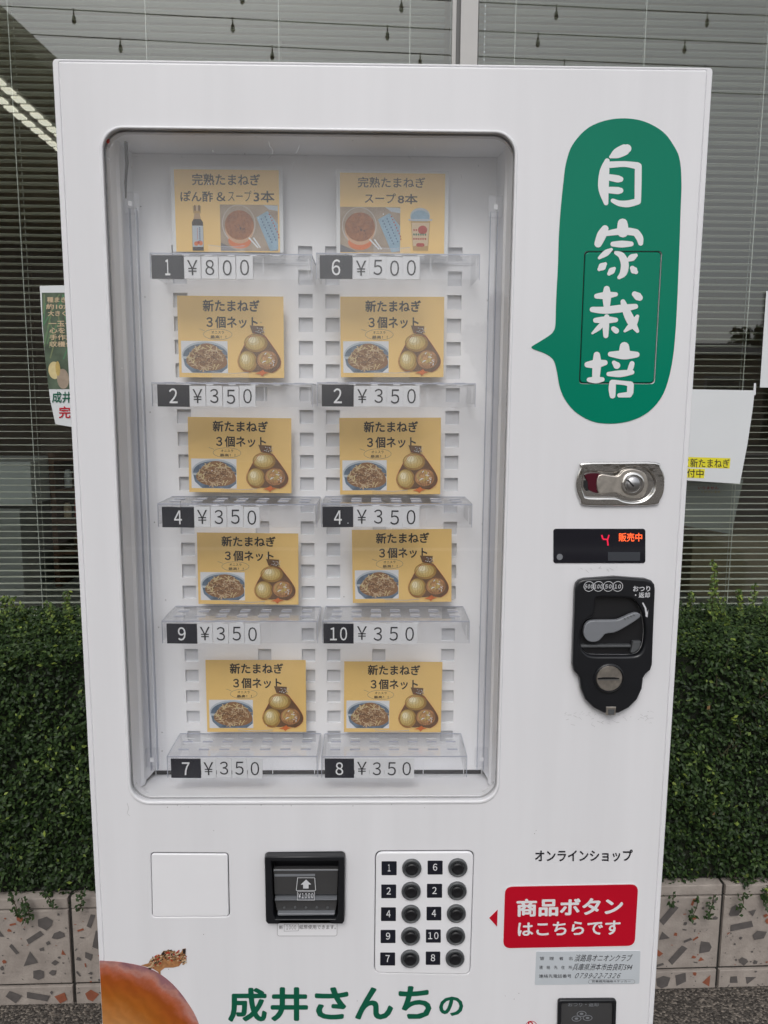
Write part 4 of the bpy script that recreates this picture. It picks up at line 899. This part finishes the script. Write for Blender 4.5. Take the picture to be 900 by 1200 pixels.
cards = [
 ([(206, 200), (327, 198), (329, 296), (206, 295)], 'ponzu', 'yellow laminated card with a sauce bottle and tea photo, above the ¥800 plates'),
 ([(398, 203), (522, 203), (520, 298), (399, 297)], 'soup', 'yellow laminated card with a tea photo and soup cup, above the ¥500 plates'),
 ([(206, 347), (330, 347), (333.5, 443), (210, 442)], 'net', 'tan onion net card, second row left, above black number 2 plate'),
 ([(398, 348), (521, 347.5), (519, 442), (400, 442)], 'net', 'tan onion net card, second row right, above black number 2 plate'),
 ([(218.5, 489), (340, 489.5), (341.5, 578), (222, 576.5)], 'net', 'tan onion net card, third row left, above black number 4 plate'),
 ([(396.5, 490), (515.5, 489), (516, 579), (398.5, 579.5)], 'net', 'tan onion net card, third row right, above black number 4 plate'),
 ([(230, 624), (348.5, 625), (350, 708.5), (232.5, 707.5)], 'net', 'tan onion net card, fourth row left, directly above the black 9 plate'),
 ([(411.5, 620.5), (528.5, 620), (529, 705), (413.5, 706.5)], 'net', 'tan onion net card standing off to the right of its shelf, fourth row right'),
 ([(241.5, 773.5), (359, 773), (359, 857.5), (243, 857.5)], 'net', 'tan onion net card, bottom row left, directly above the black 7 plate'),
 ([(403, 775), (518, 775.5), (516.5, 858), (403, 857.5)], 'net', 'tan onion net card, bottom row right, directly above the black 8 plate')]
for px, kind, lab in cards: card(px, 0, 0, 0, kind, lab)

# ---- green speech-bubble decal with brush lettering
S1 = 900/190
def A(x, y): return (620+x/S1, 130+y/S1)
def B(x, y): return (620+x/S1, 310+y/S1)
bub = [A(*p) for p in ((530, 42), (640, 60), (740, 115), (800, 190), (835, 270), (845, 400), (840, 560), (834, 740))] + [B(*p) for p in ((826, 100), (815, 330), (800, 500), (775, 630), (735, 735), (660, 820), (560, 868), (450, 883), (350, 870), (260, 820), (200, 750), (170, 680), (155, 600), (140, 540), (118, 512), (80, 490), (25, 470), (13, 459), (25, 448), (60, 427), (110, 395), (135, 370), (146, 330), (150, 200))] + [A(*p) for p in ((160, 860), (165, 700), (175, 550), (190, 400), (205, 290), (240, 190), (320, 100), (420, 55))]
bubm = [P(*p) for p in catmull(bub, 5)]
dec = plate('bubble_decal', [bubm, quad_rr(grow(hatch, 0.0006), 0.006)], -0.0007, 0.0012, 'green', vm, 0.0)
mb = MB()
hp = plate('hatch_plate', [quad_rr(grow(hatch, -0.0012), 0.006)], -0.0006, 0.003, 'green', vm, 0.0012, 2)
mb = MB(); mb.add(plate_mesh([quad_rr(grow(hatch, -0.0001), 0.006)], 0.0035, 0.005), 'blackm'); mb.build('hatch_back', vm)
ST = []
def sA(*pts): ST.append([(620+x/S1, 130+y/S1, r/S1) for x, y, r in pts])
def sB(*pts): ST.append([(620+x/S1, 310+y/S1, r/S1) for x, y, r in pts])
sA((452, 256, 9), (485, 238, 27), (530, 216, 30), (543, 210, 24)); sA((432, 278, 14), (417, 340, 27), (412, 430, 29), (426, 512, 13)); sA((448, 300, 18), (530, 296, 16), (600, 306, 20)); sA((605, 308, 19), (604, 400, 19), (602, 500, 18)); sA((602, 503, 18), (550, 516, 19), (500, 514, 16), (464, 499, 12)); sA((445, 370, 18), (490, 378, 20), (506, 380, 16)); sA((445, 440, 18), (490, 443, 20), (506, 443, 16))
sA((518, 626, 28), (519, 670, 33)); sA((420, 655, 20), (402, 690, 26), (382, 738, 21)); sA((425, 682, 14), (520, 668, 20), (590, 675, 20)); sA((592, 676, 20), (612, 705, 20), (618, 735, 14)); sA((464, 740, 14), (515, 740, 19), (565, 739, 14)); sA((455, 770, 9), (425, 790, 17), (388, 817, 8)); sA((480, 788, 10), (512, 805, 19), (530, 850, 22), (522, 900, 20), (498, 925, 10)); sA((592, 802, 10), (570, 815, 19), (548, 828, 10)); sA((422, 850, 10), (405, 865, 21), (388, 880, 10)); sA((472, 875, 9), (458, 888, 18), (442, 905, 10)); sA((572, 874, 14), (582, 886, 20), (592, 895, 12))
sB((430, 136, 17), (430, 175, 24), (430, 230, 18)); sB((374, 176, 14), (425, 172, 20), (480, 166, 12)); sB((350, 250, 15), (420, 254, 20), (520, 243, 21), (590, 233, 14)); sB((520, 207, 14), (535, 250, 21), (565, 315, 24), (600, 370, 10)); sB((600, 288, 10), (575, 330, 20), (530, 370, 7)); sB((585, 165, 16), (603, 178, 22), (612, 184, 18)); sB((368, 310, 14), (425, 308, 20), (480, 308, 13)); sB((430, 290, 14), (425, 340, 18), (425, 395, 14)); sB((410, 325, 12), (385, 352, 14), (350, 382, 6)); sB((468, 357, 14), (482, 368, 16))
sB((322, 556, 16), (370, 552, 24), (420, 545, 15)); sB((375, 502, 18), (375, 550, 24), (370, 625, 21)); sB((332, 640, 13), (370, 641, 19), (405, 638, 13)); sB((528, 456, 26), (528, 495, 32)); sB((450, 498, 14), (525, 502, 25), (596, 500, 16)); sB((470, 545, 12), (485, 560, 20)); sB((570, 550, 14), (562, 575, 15), (548, 594, 8)); sB((440, 608, 12), (505, 606, 19), (570, 598, 13)); sB((462, 657, 18), (460, 690, 20), (462, 728, 16)); sB((470, 652, 12), (530, 658, 12), (560, 665, 17)); sB((562, 667, 18), (560, 710, 18)); sB((555, 722, 16), (500, 726, 12))
mb = MB()
for i, s in enumerate(ST): mb.flat([P(*p) for p in stroke_poly(s)], -0.0010-i*4e-6, 'wvinyl')
mb.build('brush_lettering', dec)

# ---- blank cover plate, keypad, bill slot
plate('cover_plate', [quad_rr(grow(blank, -0.0010), 0.005)], -0.0012, 0.003, 'panelw', vm, 0.0014)
mb = MB(); mb.add(plate_mesh([quad_rr(grow(blank, -0.0001), 0.006)], 0.0035, 0.005), 'rubber'); mb.build('cover_back', vm)
kp = plate('button_panel', [quad_rr(grow(keyp, -0.0009), 0.011)], -0.0022, 0.003, 'panelw', vm, 0.0018, 3)
mb = MB(); mb.add(plate_mesh([quad_rr(grow(keyp, -0.0001), 0.011)], 0.0035, 0.005), 'rubber'); mb.build('panel_back', vm)
S2 = 900/140
def K(x, y): return (430+x/S2, 990+y/S2)
labsL = [('1', 110, 123, 224, 227), ('2', 108, 298, 220, 400), ('4', 106, 470, 218, 572), ('9', 103, 640, 215, 738), ('7', 100, 810, 212, 907)]
labsR = [('6', 457, 118, 570, 222), ('2', 452, 293, 566, 397), ('4', 449, 466, 560, 567), ('10', 444, 637, 556, 735), ('8', 443, 803, 552, 902)]
for s, a, b, c, d_ in labsL+labsR:
    x0, y0 = K(a, b); x1, y1 = K(c, d_)
    q = rrect_px(x0, y0, x1, y1, 0.8, -0.002); mb = MB(); mb.add(plate_mesh([q], -0.0027, -0.0021), 'tagb')
    cx, cy_ = (x0+x1)/2, (y0+y1)/2; hw = 2.5 if s != '1' else 1.5
    if len(s) == 2: hw = 6
    tbox(mb, s, cx-hw, cy_-4.3, cx+hw, cy_+3.9, -0.0030, 'wvinyl', 0.008); mb.build('number_label', kp)
for cx, cy_ in [(338, 177), (333, 350), (332, 523), (329, 690), (325, 860), (685, 173), (680, 348), (674, 519), (669, 689), (664, 856)]:
    x, z = P(*K(cx, cy_+2), -0.005); r = 0.0148
    mb = MB(); mb.lathe(x, z, [(r, -0.002), (r, -0.0055), (r-0.001, -0.0066), (r*0.86, -0.0068), (r*0.68, -0.0040)], 'greyring', 36)
    mb.lathe(x, z, [(r*0.68, -0.0042), (r*0.60, -0.0035), (r*0.62, -0.0075), (r*0.50, -0.0088), (r*0.25, -0.0083), (0.001, -0.0080)], 'blackm', 32); mb.build('button', kp, (x, -0.002, z), 40)
S3 = 7.5
def V(x, y): return (300+x/S3, 990+y/S3)
bl_ = thing if False else None
bo = [V(85, 80), V(100, 66), V(765, 62), V(782, 78), V(778, 630), V(762, 652), V(665, 650), V(640, 625), V(230, 628), V(205, 652), V(115, 652), V(95, 630)]
bi = [V(150, 160), V(720, 158), V(718, 540), V(690, 600), V(655, 632), V(215, 632), V(180, 600), V(155, 545)]
bi = [V(140, 105), V(728, 103), V(724, 560), V(700, 610), V(180, 612), V(158, 560)]
bp_ = plate('bill_acceptor', [[P(*p) for p in bo], [P(*p) for p in bi]], -0.012, 0.02, 'blackp', vm, 0.0016, 2)
mb = MB()
def slab(mb, pts, y0, y1, m, bev=0.0): mb.add(plate_mesh([[P(*p) for p in pts]], y0, y1, bev), m)
slab(mb, [V(140, 105), V(728, 103), V(724, 612), V(158, 614)], 0.016, 0.019, 'blackm'); mb.build('bill_recess', bp_)
mb = MB(); slab(mb, [V(155, 210), V(722, 208), V(715, 430), V(165, 432)], -0.002, 0.008, 'smoke', 0.001); mb.build('bill_guide', bp_)
mb = MB(); slab(mb, [V(165, 250), V(520, 248), V(520, 268), V(165, 270)], -0.0026, -0.0021, 'greyp'); slab(mb, [V(155, 212), V(722, 210), V(722, 218), V(155, 220)], -0.0028, -0.0021, 'greyp'); mb.build('guide_highlight_strip', bp_)
mb = MB(); slab(mb, [V(170, 458), V(712, 455), V(712, 464), V(170, 467)], -0.006, 0.006, 'greyp'); slab(mb, [V(195, 575), V(695, 572), V(690, 590), V(200, 594)], -0.008, 0.006, 'greyp', 0.0008); slab(mb, [V(165, 470), V(712, 468), V(700, 570), V(185, 573)], -0.001, 0.006, 'smoke'); mb.build('bill_rollers', bp_)
for k in range(5):
    x_, z_ = P(*V(250+k*95, 545)); mb = MB(); mb.lathe(x_, z_, [(0.002, -0.001), (0.002, -0.0025), (0.0012, -0.003)], 'greyring', 10); mb.build('roller', bp_)
mb = MB(); yy = -0.0062
for pts in ([V(362, 290), V(516, 290)], [V(516, 290), V(524, 400)], [V(524, 402), V(354, 402)], [V(354, 400), V(366, 290)]): mb.flat(line_poly([P(*p, yy) for p in pts], 0.0009), yy, 'printw'); yy -= 1e-5
mb.flat([P(*V(x, y), yy) for x, y in ((440, 305), (485, 348), (462, 350), (462, 384), (414, 384), (414, 350), (393, 350))], yy, 'printw')
for pts in ([V(362, 412), V(516, 412)], [V(514, 412), V(514, 488)], [V(516, 486), V(362, 486)], [V(364, 488), V(364, 412)]): yy -= 1e-5; mb.flat(line_poly([P(*p, yy) for p in pts], 0.0007), yy, 'printw')
a, b = V(372, 425); c, d_ = V(505, 470); tbox(mb, '¥1000', a, b, c, d_, yy-2e-5, 'printw', 0.02); mb.build('insert_symbol', bp_)
nt_ = plate('note_label', [rrect_px(*V(188, 652), *V(712, 800), 2.5)], -0.0006, 0.0006, 'panelw', vm)
mb = MB(); o_ = [P(x, y) for x, y in rr(*V(188, 652), *V(712, 798), 2.5)]; mb.flat(line_poly(o_+[o_[0]], 0.0005), -0.0008, 'inkgrey')
a, b = V(202, 708); c, d_ = V(236, 742); tbox(mb, '新', a, b, c, d_, -0.0009, 'inkgrey', 0.006); a, b = V(266, 706); c, d_ = V(352, 744); tbox(mb, '1000', a, b, c, d_, -0.0009, 'inkgrey', 0.0); a, b = V(380, 704); c, d_ = V(702, 742); tbox(mb, '紙幣使用できます。', a, b, c, d_, -0.0009, 'inkgrey', 0.006)
o_ = [P(*V(x, y)) for x, y in ((248, 696), (374, 692), (374, 752), (248, 756), (248, 696))]; mb.flat(line_poly(o_[:2], 0.0004), -0.001, 'inkgrey'); mb.flat(line_poly(o_[1:3], 0.0004), -0.00101, 'inkgrey'); mb.flat(line_poly(o_[2:4], 0.0004), -0.00102, 'inkgrey'); mb.flat(line_poly(o_[3:5], 0.0004), -0.00103, 'inkgrey')
mb.build('lettering', nt_)

# ---- lock handle
S4 = 900/160
def Lk(x, y): return (640+x/S4, 520+y/S4)
lo = [Lk(*p) for p in ((240, 122), (480, 117), (715, 118), (750, 150), (772, 200), (775, 260), (768, 320), (745, 370), (708, 402), (480, 408), (250, 404), (220, 370), (198, 320), (190, 260), (198, 195), (215, 155))]
lom = [P(*p) for p in lo]
li = [Lk(*p) for p in ((270, 186), (440, 190), (480, 172), (540, 150), (600, 150), (660, 175), (700, 220), (708, 265), (690, 320), (640, 365), (570, 380), (500, 370), (450, 352), (275, 350), (245, 325), (232, 270), (240, 215))]
lim = [P(*p) for p in catmull(li, 3)]
lk = plate('lock_handle', [catmull(lom, 3), lim], -0.0055, 0.0005, 'chrome', vm, 0.0028, 5)
mb = MB(); mb.flat([(p[0], p[1]) for p in lim], -0.0006, 'chrome'); mb.build('recess_plate', lk)
mb = MB(); slab(mb, [Lk(*p) for p in catmull(((340, 205), (460, 212), (505, 175), (570, 165), (640, 190), (665, 260), (640, 335), (570, 362), (500, 345), (450, 322), (340, 325)), 4)], -0.0052, -0.0008, 'steelw', 0.0012); mb.build('turn_lever', lk, None, 35)
x, z = P(*Lk(562, 262)); mb = MB(); mb.lathe(x, z, [(0.0165, -0.0050), (0.0165, -0.0068), (0.0155, -0.0074), (0.0125, -0.0074), (0.0115, -0.0062)], 'chrome', 40); mb.lathe(x, z, [(0.0115, -0.006), (0.0092, -0.0064), (0.0092, -0.0092), (0.0082, -0.0100)], 'steel', 40); mb.build('lock_cylinder', lk, None, 40)
mb = MB(); mb.flat([P(*Lk(*p), -0.0102) for p in ((532, 240), (542, 236), (582, 278), (574, 286))], -0.0102, 'blackm'); mb.build('key_slot', lk)
mb = MB(); slab(mb, [Lk(*p) for p in catmull(((250, 205), (300, 192), (360, 200), (358, 240), (352, 280), (358, 315), (320, 322), (275, 300), (268, 250)), 4)], -0.0034, -0.0009, 'red_reflection', 0.0008); mb.build('red_reflection_patch', lk)  # added patch standing for a red reflection in the recess, no real part
mb = MB(); slab(mb, [Lk(*p) for p in ((250, 240), (268, 235), (282, 305), (262, 310), (246, 280))], -0.0030, -0.0009, 'blackm'); mb.build('black_patch', lk)

# ---- status display
dsp = plate('status_display', [rrect_px(*Lk(47, 560), *Lk(653, 786), 3)], -0.0012, 0.001, 'blackp', vm, 0.0004)
dsp.data.materials[0] = M['smoked'] if 'smoked' in M else mat('black_display_window', (0.012, 0.012, 0.018), 0.06, noise=0.1)
mb = MB(); a, b = Lk(478, 588); c, d_ = Lk(633, 645); tbox(mb, '販売中', a, b, c, d_, -0.0016, 'led', 0.012)
mb.build('lit_lettering', dsp)
mb = MB()
for i, pts in enumerate(([(364, 600), (372, 626)], [(372, 628), (404, 630)], [(412, 600), (402, 634), (406, 670)])): mb.flat(line_poly([P(*Lk(*p)) for p in pts], 0.0022), -0.0016-i*1e-5, 'ledred')
mb.build('lit_digit', dsp)
mb = MB(); mb.flat([P(*Lk(*p)) for p in ((405, 712), (618, 712), (616, 770), (405, 770))], -0.0015, mat('grey_sensor_window', (0.05, 0.055, 0.065), 0.3)); mb.build('sensor_window', dsp)
x, z = P(*Lk(88, 745)); mb = MB(); mb.lathe(x, z, [(0.0046, -0.0012), (0.0044, -0.0018), (0.0005, -0.0018)], 'greyp', 20); mb.build('sensor', dsp)

# ---- coin mechanism
def Cn(x, y): return (640+x/S4, 660+y/S4)
co = [Cn(*p) for p in ((178, 160), (186, 125), (205, 104), (240, 92), (440, 78), (640, 92), (680, 106), (697, 128), (702, 160), (696, 300), (690, 450), (683, 650), (672, 688), (640, 715), (624, 742), (616, 810), (585, 880), (530, 935), (462, 970), (368, 970), (300, 935), (245, 880), (217, 810), (208, 742), (195, 720), (170, 692), (162, 650), (168, 450), (174, 300))]
ci_ = [Cn(*p) for p in catmull(((330, 215), (430, 214), (530, 218), (580, 245), (615, 300), (632, 370), (638, 450), (628, 530), (605, 575), (560, 596), (420, 598), (290, 596), (245, 575), (220, 535), (215, 450), (240, 370), (300, 330), (310, 240)), 3)]
cm = plate('coin_mechanism', [[P(*p) for p in co], [P(*p) for p in ci_]], -0.012, 0.0005, 'blackp', vm, 0.0035, 4)
mb = MB(); slab(mb, ci_, -0.0008, 0.0003, 'blackm'); mb.build('recess_back', cm)
mb = MB(); slab(mb, [Cn(*p) for p in catmull(((238, 400), (262, 372), (300, 362), (430, 360), (470, 352), (565, 312), (600, 340), (455, 432), (395, 445), (370, 452), (350, 475), (325, 497), (290, 503), (255, 492), (232, 455)), 3)], -0.0135, -0.0055, 'greyp', 0.0015); mb.build('return_lever', cm, None, 35)
mb = MB()
for k in range(4): x0 = 492+k*20; slab(mb, [Cn(x0, 345-k*8), Cn(x0+5, 343-k*8), Cn(x0+12, 356-k*9), Cn(x0+7, 358-k*9)], -0.0142, -0.0136, 'greyring')
mb.build('lever_ribs', cm)
mb = MB(); slab(mb, [Cn(215, 528), Cn(545, 528), Cn(545, 542), Cn(215, 544)], -0.009, -0.0009, 'greyring', 0.0008); slab(mb, [Cn(560, 505), Cn(612, 505), Cn(605, 545), Cn(570, 580), Cn(545, 578)], -0.0085, -0.0009, 'greyring', 0.0008); mb.build('coin_ledge', cm)
x, z = P(*Cn(415, 758), -0.013); mb = MB(); mb.lathe(x, z, [(0.0225, -0.0115), (0.0225, -0.0145), (0.0205, -0.0155), (0.0195, -0.0135)], 'blackp', 44); mb.lathe(x, z, [(0.0195, -0.0136), (0.0186, -0.0146), (0.001, -0.0148)], 'steelw', 44); sl_ = mb.build('coin_slot_disc', cm, None, 40)
mb = MB(); mb.flat([P(*Cn(*p), -0.015) for p in ((340, 757), (375, 752), (450, 752), (482, 757), (482, 764), (340, 766))], -0.0151, 'blackm'); mb.build('coin_slot', sl_)
mb = MB(); mb.flat([P(*Cn(*p), -0.015) for p in ((342, 767), (480, 766), (480, 772), (342, 773))], -0.0151, 'steel'); mb.build('slot_edge', sl_)
mb = MB(); slab(mb, [Cn(378, 925), Cn(443, 925), Cn(440, 980), Cn(380, 980)], -0.013, -0.0005, 'steelw', 0.0006); slab(mb, [Cn(390, 940), Cn(432, 940), Cn(430, 975), Cn(392, 975)], -0.0136, -0.0131, 'greyring'); mb.build('metal_clip', cm)
mb = MB()
for i, (cx, s) in enumerate(((282, '500'), (345, '100'), (410, '50'), (472, '10'))):
    r = 0.0073; x, z = P(*Cn(cx, 153), -0.0125); o_ = ell(x, z, r, r, 30); mb.flat(line_poly(o_+[o_[0]], 0.0008), -0.0125-i*2e-5, 'printw'); hw = {3: 27, 2: 21}[len(s)]
    a, b = Cn(cx-hw, 140); c, d_ = Cn(cx+hw, 167); tbox(mb, s, a, b, c, d_, -0.0127, 'printw', 0.02, slant=0.08)
a, b = Cn(573, 150); c, d_ = Cn(686, 186); tbox(mb, 'おつり', a, b, c, d_, -0.0126, 'printw', 0.02); a, b = Cn(585, 192); c, d_ = Cn(684, 228); tbox(mb, '・返却', a, b, c, d_, -0.0126, 'printw', 0.02)
mb.flat([P(*Cn(*p), -0.0125) for p in ((632, 262), (640, 258), (660, 295), (665, 325), (674, 305), (668, 358), (655, 350), (654, 325), (648, 295))], -0.0126, 'printw'); mb.build('printed_marks', cm)

# ---- red sign, arrow, caption, contact sticker, green name
RS = lambda x, y: (560+x/4.5, 1020+y/4.5)
q = [P(*RS(*p)) for p in ((143, 85), (845, 72), (826, 396), (133, 409))]
rs = plate('red_sign', [quad_rr(q, 0.0125)], -0.0008, 0.0005, 'red', vm)
plate('white_border', [quad_rr(grow(q, 0.0017), 0.0135)], -0.0005, 0.0004, 'wvinyl', vm)
mb = MB(); text_quad(mb, '商品ボタン', [P(*RS(*p)) for p in ((203, 149), (768, 138), (762, 232), (203, 243))], -0.0011, 'wvinyl', 0.034); text_quad(mb, 'はこちらです', [P(*RS(*p)) for p in ((210, 272), (752, 261), (750, 336), (210, 345))], -0.0011, 'wvinyl', 0.022); mb.build('lettering', rs)
mb = MB(); mb.add(plate_mesh([[P(*RS(*p)) for p in ((60, 250), (104, 207), (101, 295))]], -0.0008, 0.0005), 'red'); mb.build('red_arrow', vm)
mb = MB(); tbox(mb, 'オンラインショップ', 627, 996, 741.5, 1010, -0.0006, 'black', 0.022, dy=-0.5); mb.build('caption', vm)
RT = lambda x, y: (600+x/5, 1100+y/5)
q = [P(*RT(*p)) for p in ((142, 75), (752, 70), (745, 262), (133, 270))]
cs = plate('contact_sticker', [quad_rr(q, 0.002)], -0.0006, 0.0004, 'paperblue', vm)
mb = MB()
def tt(s, x0, y0, x1, y1, m='black', bold=0.0, dy=0, sp=1.0, slant=0.0): a, b = RT(x0, y0); c, d_ = RT(x1, y1); tbox(mb, s, a, b, c, d_, -0.001, m, bold, dy/5, sp, slant)
tt('管　理　者　名', 163, 106, 355, 126); tt('連　絡　先　住　所', 160, 158, 352, 179); tt('連絡先電話番号', 158, 209, 348, 230)
tt('淡路島オニオンクラブ', 370, 92, 702, 134, slant=0.04, bold=0.0); tt('兵庫県洲本市由良町594', 358, 146, 705, 186, slant=0.04, bold=0.0); tt('0799-22-7326', 372, 202, 635, 232, slant=0.06, bold=0.0); tt('営業機用連絡ステッカー', 468, 243, 695, 257)
o_ = [P(*RT(x, y)) for x, y in rr(447, 238, 718, 262, 12)]; mb.flat(line_poly(o_+[o_[0]], 0.0004), -0.001, 'inkgrey'); mb.build('lettering', cs)
GT = lambda x, y: (250+x/2.903, 1130+y/2.903)
mb = MB()
for s, x0, y0, x1, y1 in (('成', 50, 80, 182, 196), ('井', 195, 78, 322, 194), ('さ', 345, 78, 460, 188), ('ん', 482, 78, 612, 188), ('ち', 630, 74, 742, 186), ('の', 768, 110, 850, 176)):
    a, b = GT(x0, y0); c, d_ = GT(x1, y1); tbox(mb, s, a, b, c, d_, -0.0008, 'greent', 0.028)
mb.build('green_lettering', vm)
# registered mark
x, z = P(622.5, 1202); o_ = ell(x, z, 0.0088, 0.0088, 28); mb = MB(); mb.flat(line_poly(o_+[o_[0]], 0.001), -0.0008, 'red'); tbox(mb, 'R', 618.8, 1197, 626.6, 1207.5, -0.0009, 'red', 0.0); mb.build('registered_mark', vm)
# coin return
q = [P(653, 1169), P(721.5, 1168.5), P(719, 1260), P(651, 1260)]
cr_ = plate('coin_return', [quad_rr(q, 0.006), quad_rr(grow(q, -0.006), 0.004)], -0.006, 0.0005, 'blackp', vm, 0.0022, 3)
mb = MB(); g_ = grow(q, -0.005); mb.add(plate_mesh([g_], -0.0025, -0.0005), 'smoke'); mb.build('return_flap', cr_)
mb = MB(); a, b = RT(328, 372); c, d_ = RT(508, 398); tbox(mb, 'おつり・返却', a, b, c, d_, -0.0029, 'greyp', 0.012)
for i, (cx, cy_) in enumerate(((375, 460), (440, 456), (405, 432))):
    x, z = P(*RT(cx, cy_)); o_ = ell(x, z, 0.0072, 0.0046, 24); mb.flat(line_poly(o_+[o_[0]], 0.0012), -0.0029-i*2e-5, 'greyp'); mb.flat(ell(x, z, 0.003, 0.002, 14), -0.0029, 'greyp')
mb.build('return_symbol', cr_)
# onion photo decal
oc = P(108, 1258); oe = P(236, 1210); OR = P(118, 1127)[1]-oc[1]
top = [(118, 1126), (140, 1127), (170, 1133), (190, 1143), (207, 1158), (222, 1178), (232, 1197), (240, 1225), (242, 1260), (232, 1300), (205, 1345), (160, 1375), (118, 1380)]
pts = [P(*p) for p in catmull(top, 4, False)]; xl = 0.0015
pts = [p for p in pts if p[0] > xl+0.0004]; pts = [(xl, pts[0][1])] + pts + [(xl, pts[-1][1])]
od = plate('onion_decal', [pts], -0.0007, 0.0005, onionmat(oc[0]-W/2, oc[1], OR), vm)
mb = MB(); R_ = random.Random(3); yy = -0.0009
ON = lambda x, y: (110+x/6, 1090+y/6)
outl = [(330, 245), (385, 230), (400, 200), (450, 180), (500, 160), (545, 165), (570, 190), (600, 180), (625, 130), (648, 125), (645, 160), (630, 210), (600, 250), (560, 260), (500, 262), (470, 285), (470, 315), (450, 290), (410, 265)]
mb.flat([P(*ON(*p)) for p in outl], yy, 'on4')
for i in range(260):
    u, v = R_.uniform(385, 640), R_.uniform(160, 290)
    t_ = (u-390)/250; v = 215 - 40*math.sin(t_*3) + R_.uniform(-35, 35) + (20 if u < 470 else 0)
    yy -= 4e-6; L_ = R_.uniform(6, 20); mb.flat(line_poly([P(*ON(u, v)), P(*ON(u+L_, v-L_*R_.uniform(-0.3, 0.9)))], 0.0022), yy, R_.choice(['on3', 'redp', 'nd1', 'on4', 'nd4', 'soy', 'nd2']))
mb.flat([P(*ON(*p)) for p in ((625, 128), (648, 126), (645, 162), (628, 160))], yy-5e-6, 'soy')
mb.build('root_print', od)
# dirt specks and scuffs
mb = MB(); R_ = random.Random(11); yy = -0.0002
for x, y, n, dx, dy_ in ((715, 842, 34, 50, 7), (700, 841, 18, 40, 6), (755, 838, 8, 8, 6), (700, 666, 12, 24, 2)):
    for i in range(n):
        px, py = x+R_.uniform(-dx, dx), y+R_.uniform(-dy_, dy_); L_ = R_.uniform(1, 5); an = R_.uniform(-0.8, 0.8); yy -= 2e-6
        mb.flat(line_poly([P(px, py), P(px+L_*math.cos(an), py+L_*math.sin(an))], R_.uniform(0.0002, 0.0007)), yy, 'dirtl')
for pts in ([(149, 941), (151, 947), (149, 953), (152, 956)], [(222, 1036), (230, 1029)]): mb.flat(line_poly([P(*p) for p in pts], 0.0006), yy, 'dirtl'); yy -= 2e-6
for i in range(34):
    px, py = R_.choice([R_.uniform(75, 110), R_.uniform(590, 780), R_.uniform(150, 560)]), R_.uniform(945, 1190); x, z = P(px, py)
    if i % 2: px, py = R_.uniform(155, 575), R_.uniform(941, 947); x, z = P(px, py)
    r = R_.uniform(0.0003, 0.0007); mb.flat(ell(x, z, r, r*1.2, 6), yy, 'dirt'); yy -= 2e-6
tag(mb.build('scuff_marks', vm), kind='stuff')
mb = MB()
for px, py in ((165, 242), (170, 348), (176, 483), (181, 612), (186, 735), (190, 858), (571, 352), (569, 485), (565, 614), (562, 735), (560, 853), (190, 880)):
    x, z = P(px, py, CY); r = 0.0009; mb.flat(ell(x, z, r, r, 8), CY-0.0003, 'dirt')
mb.build('rivet_holes', vm)
bpy.context.view_layer.update()
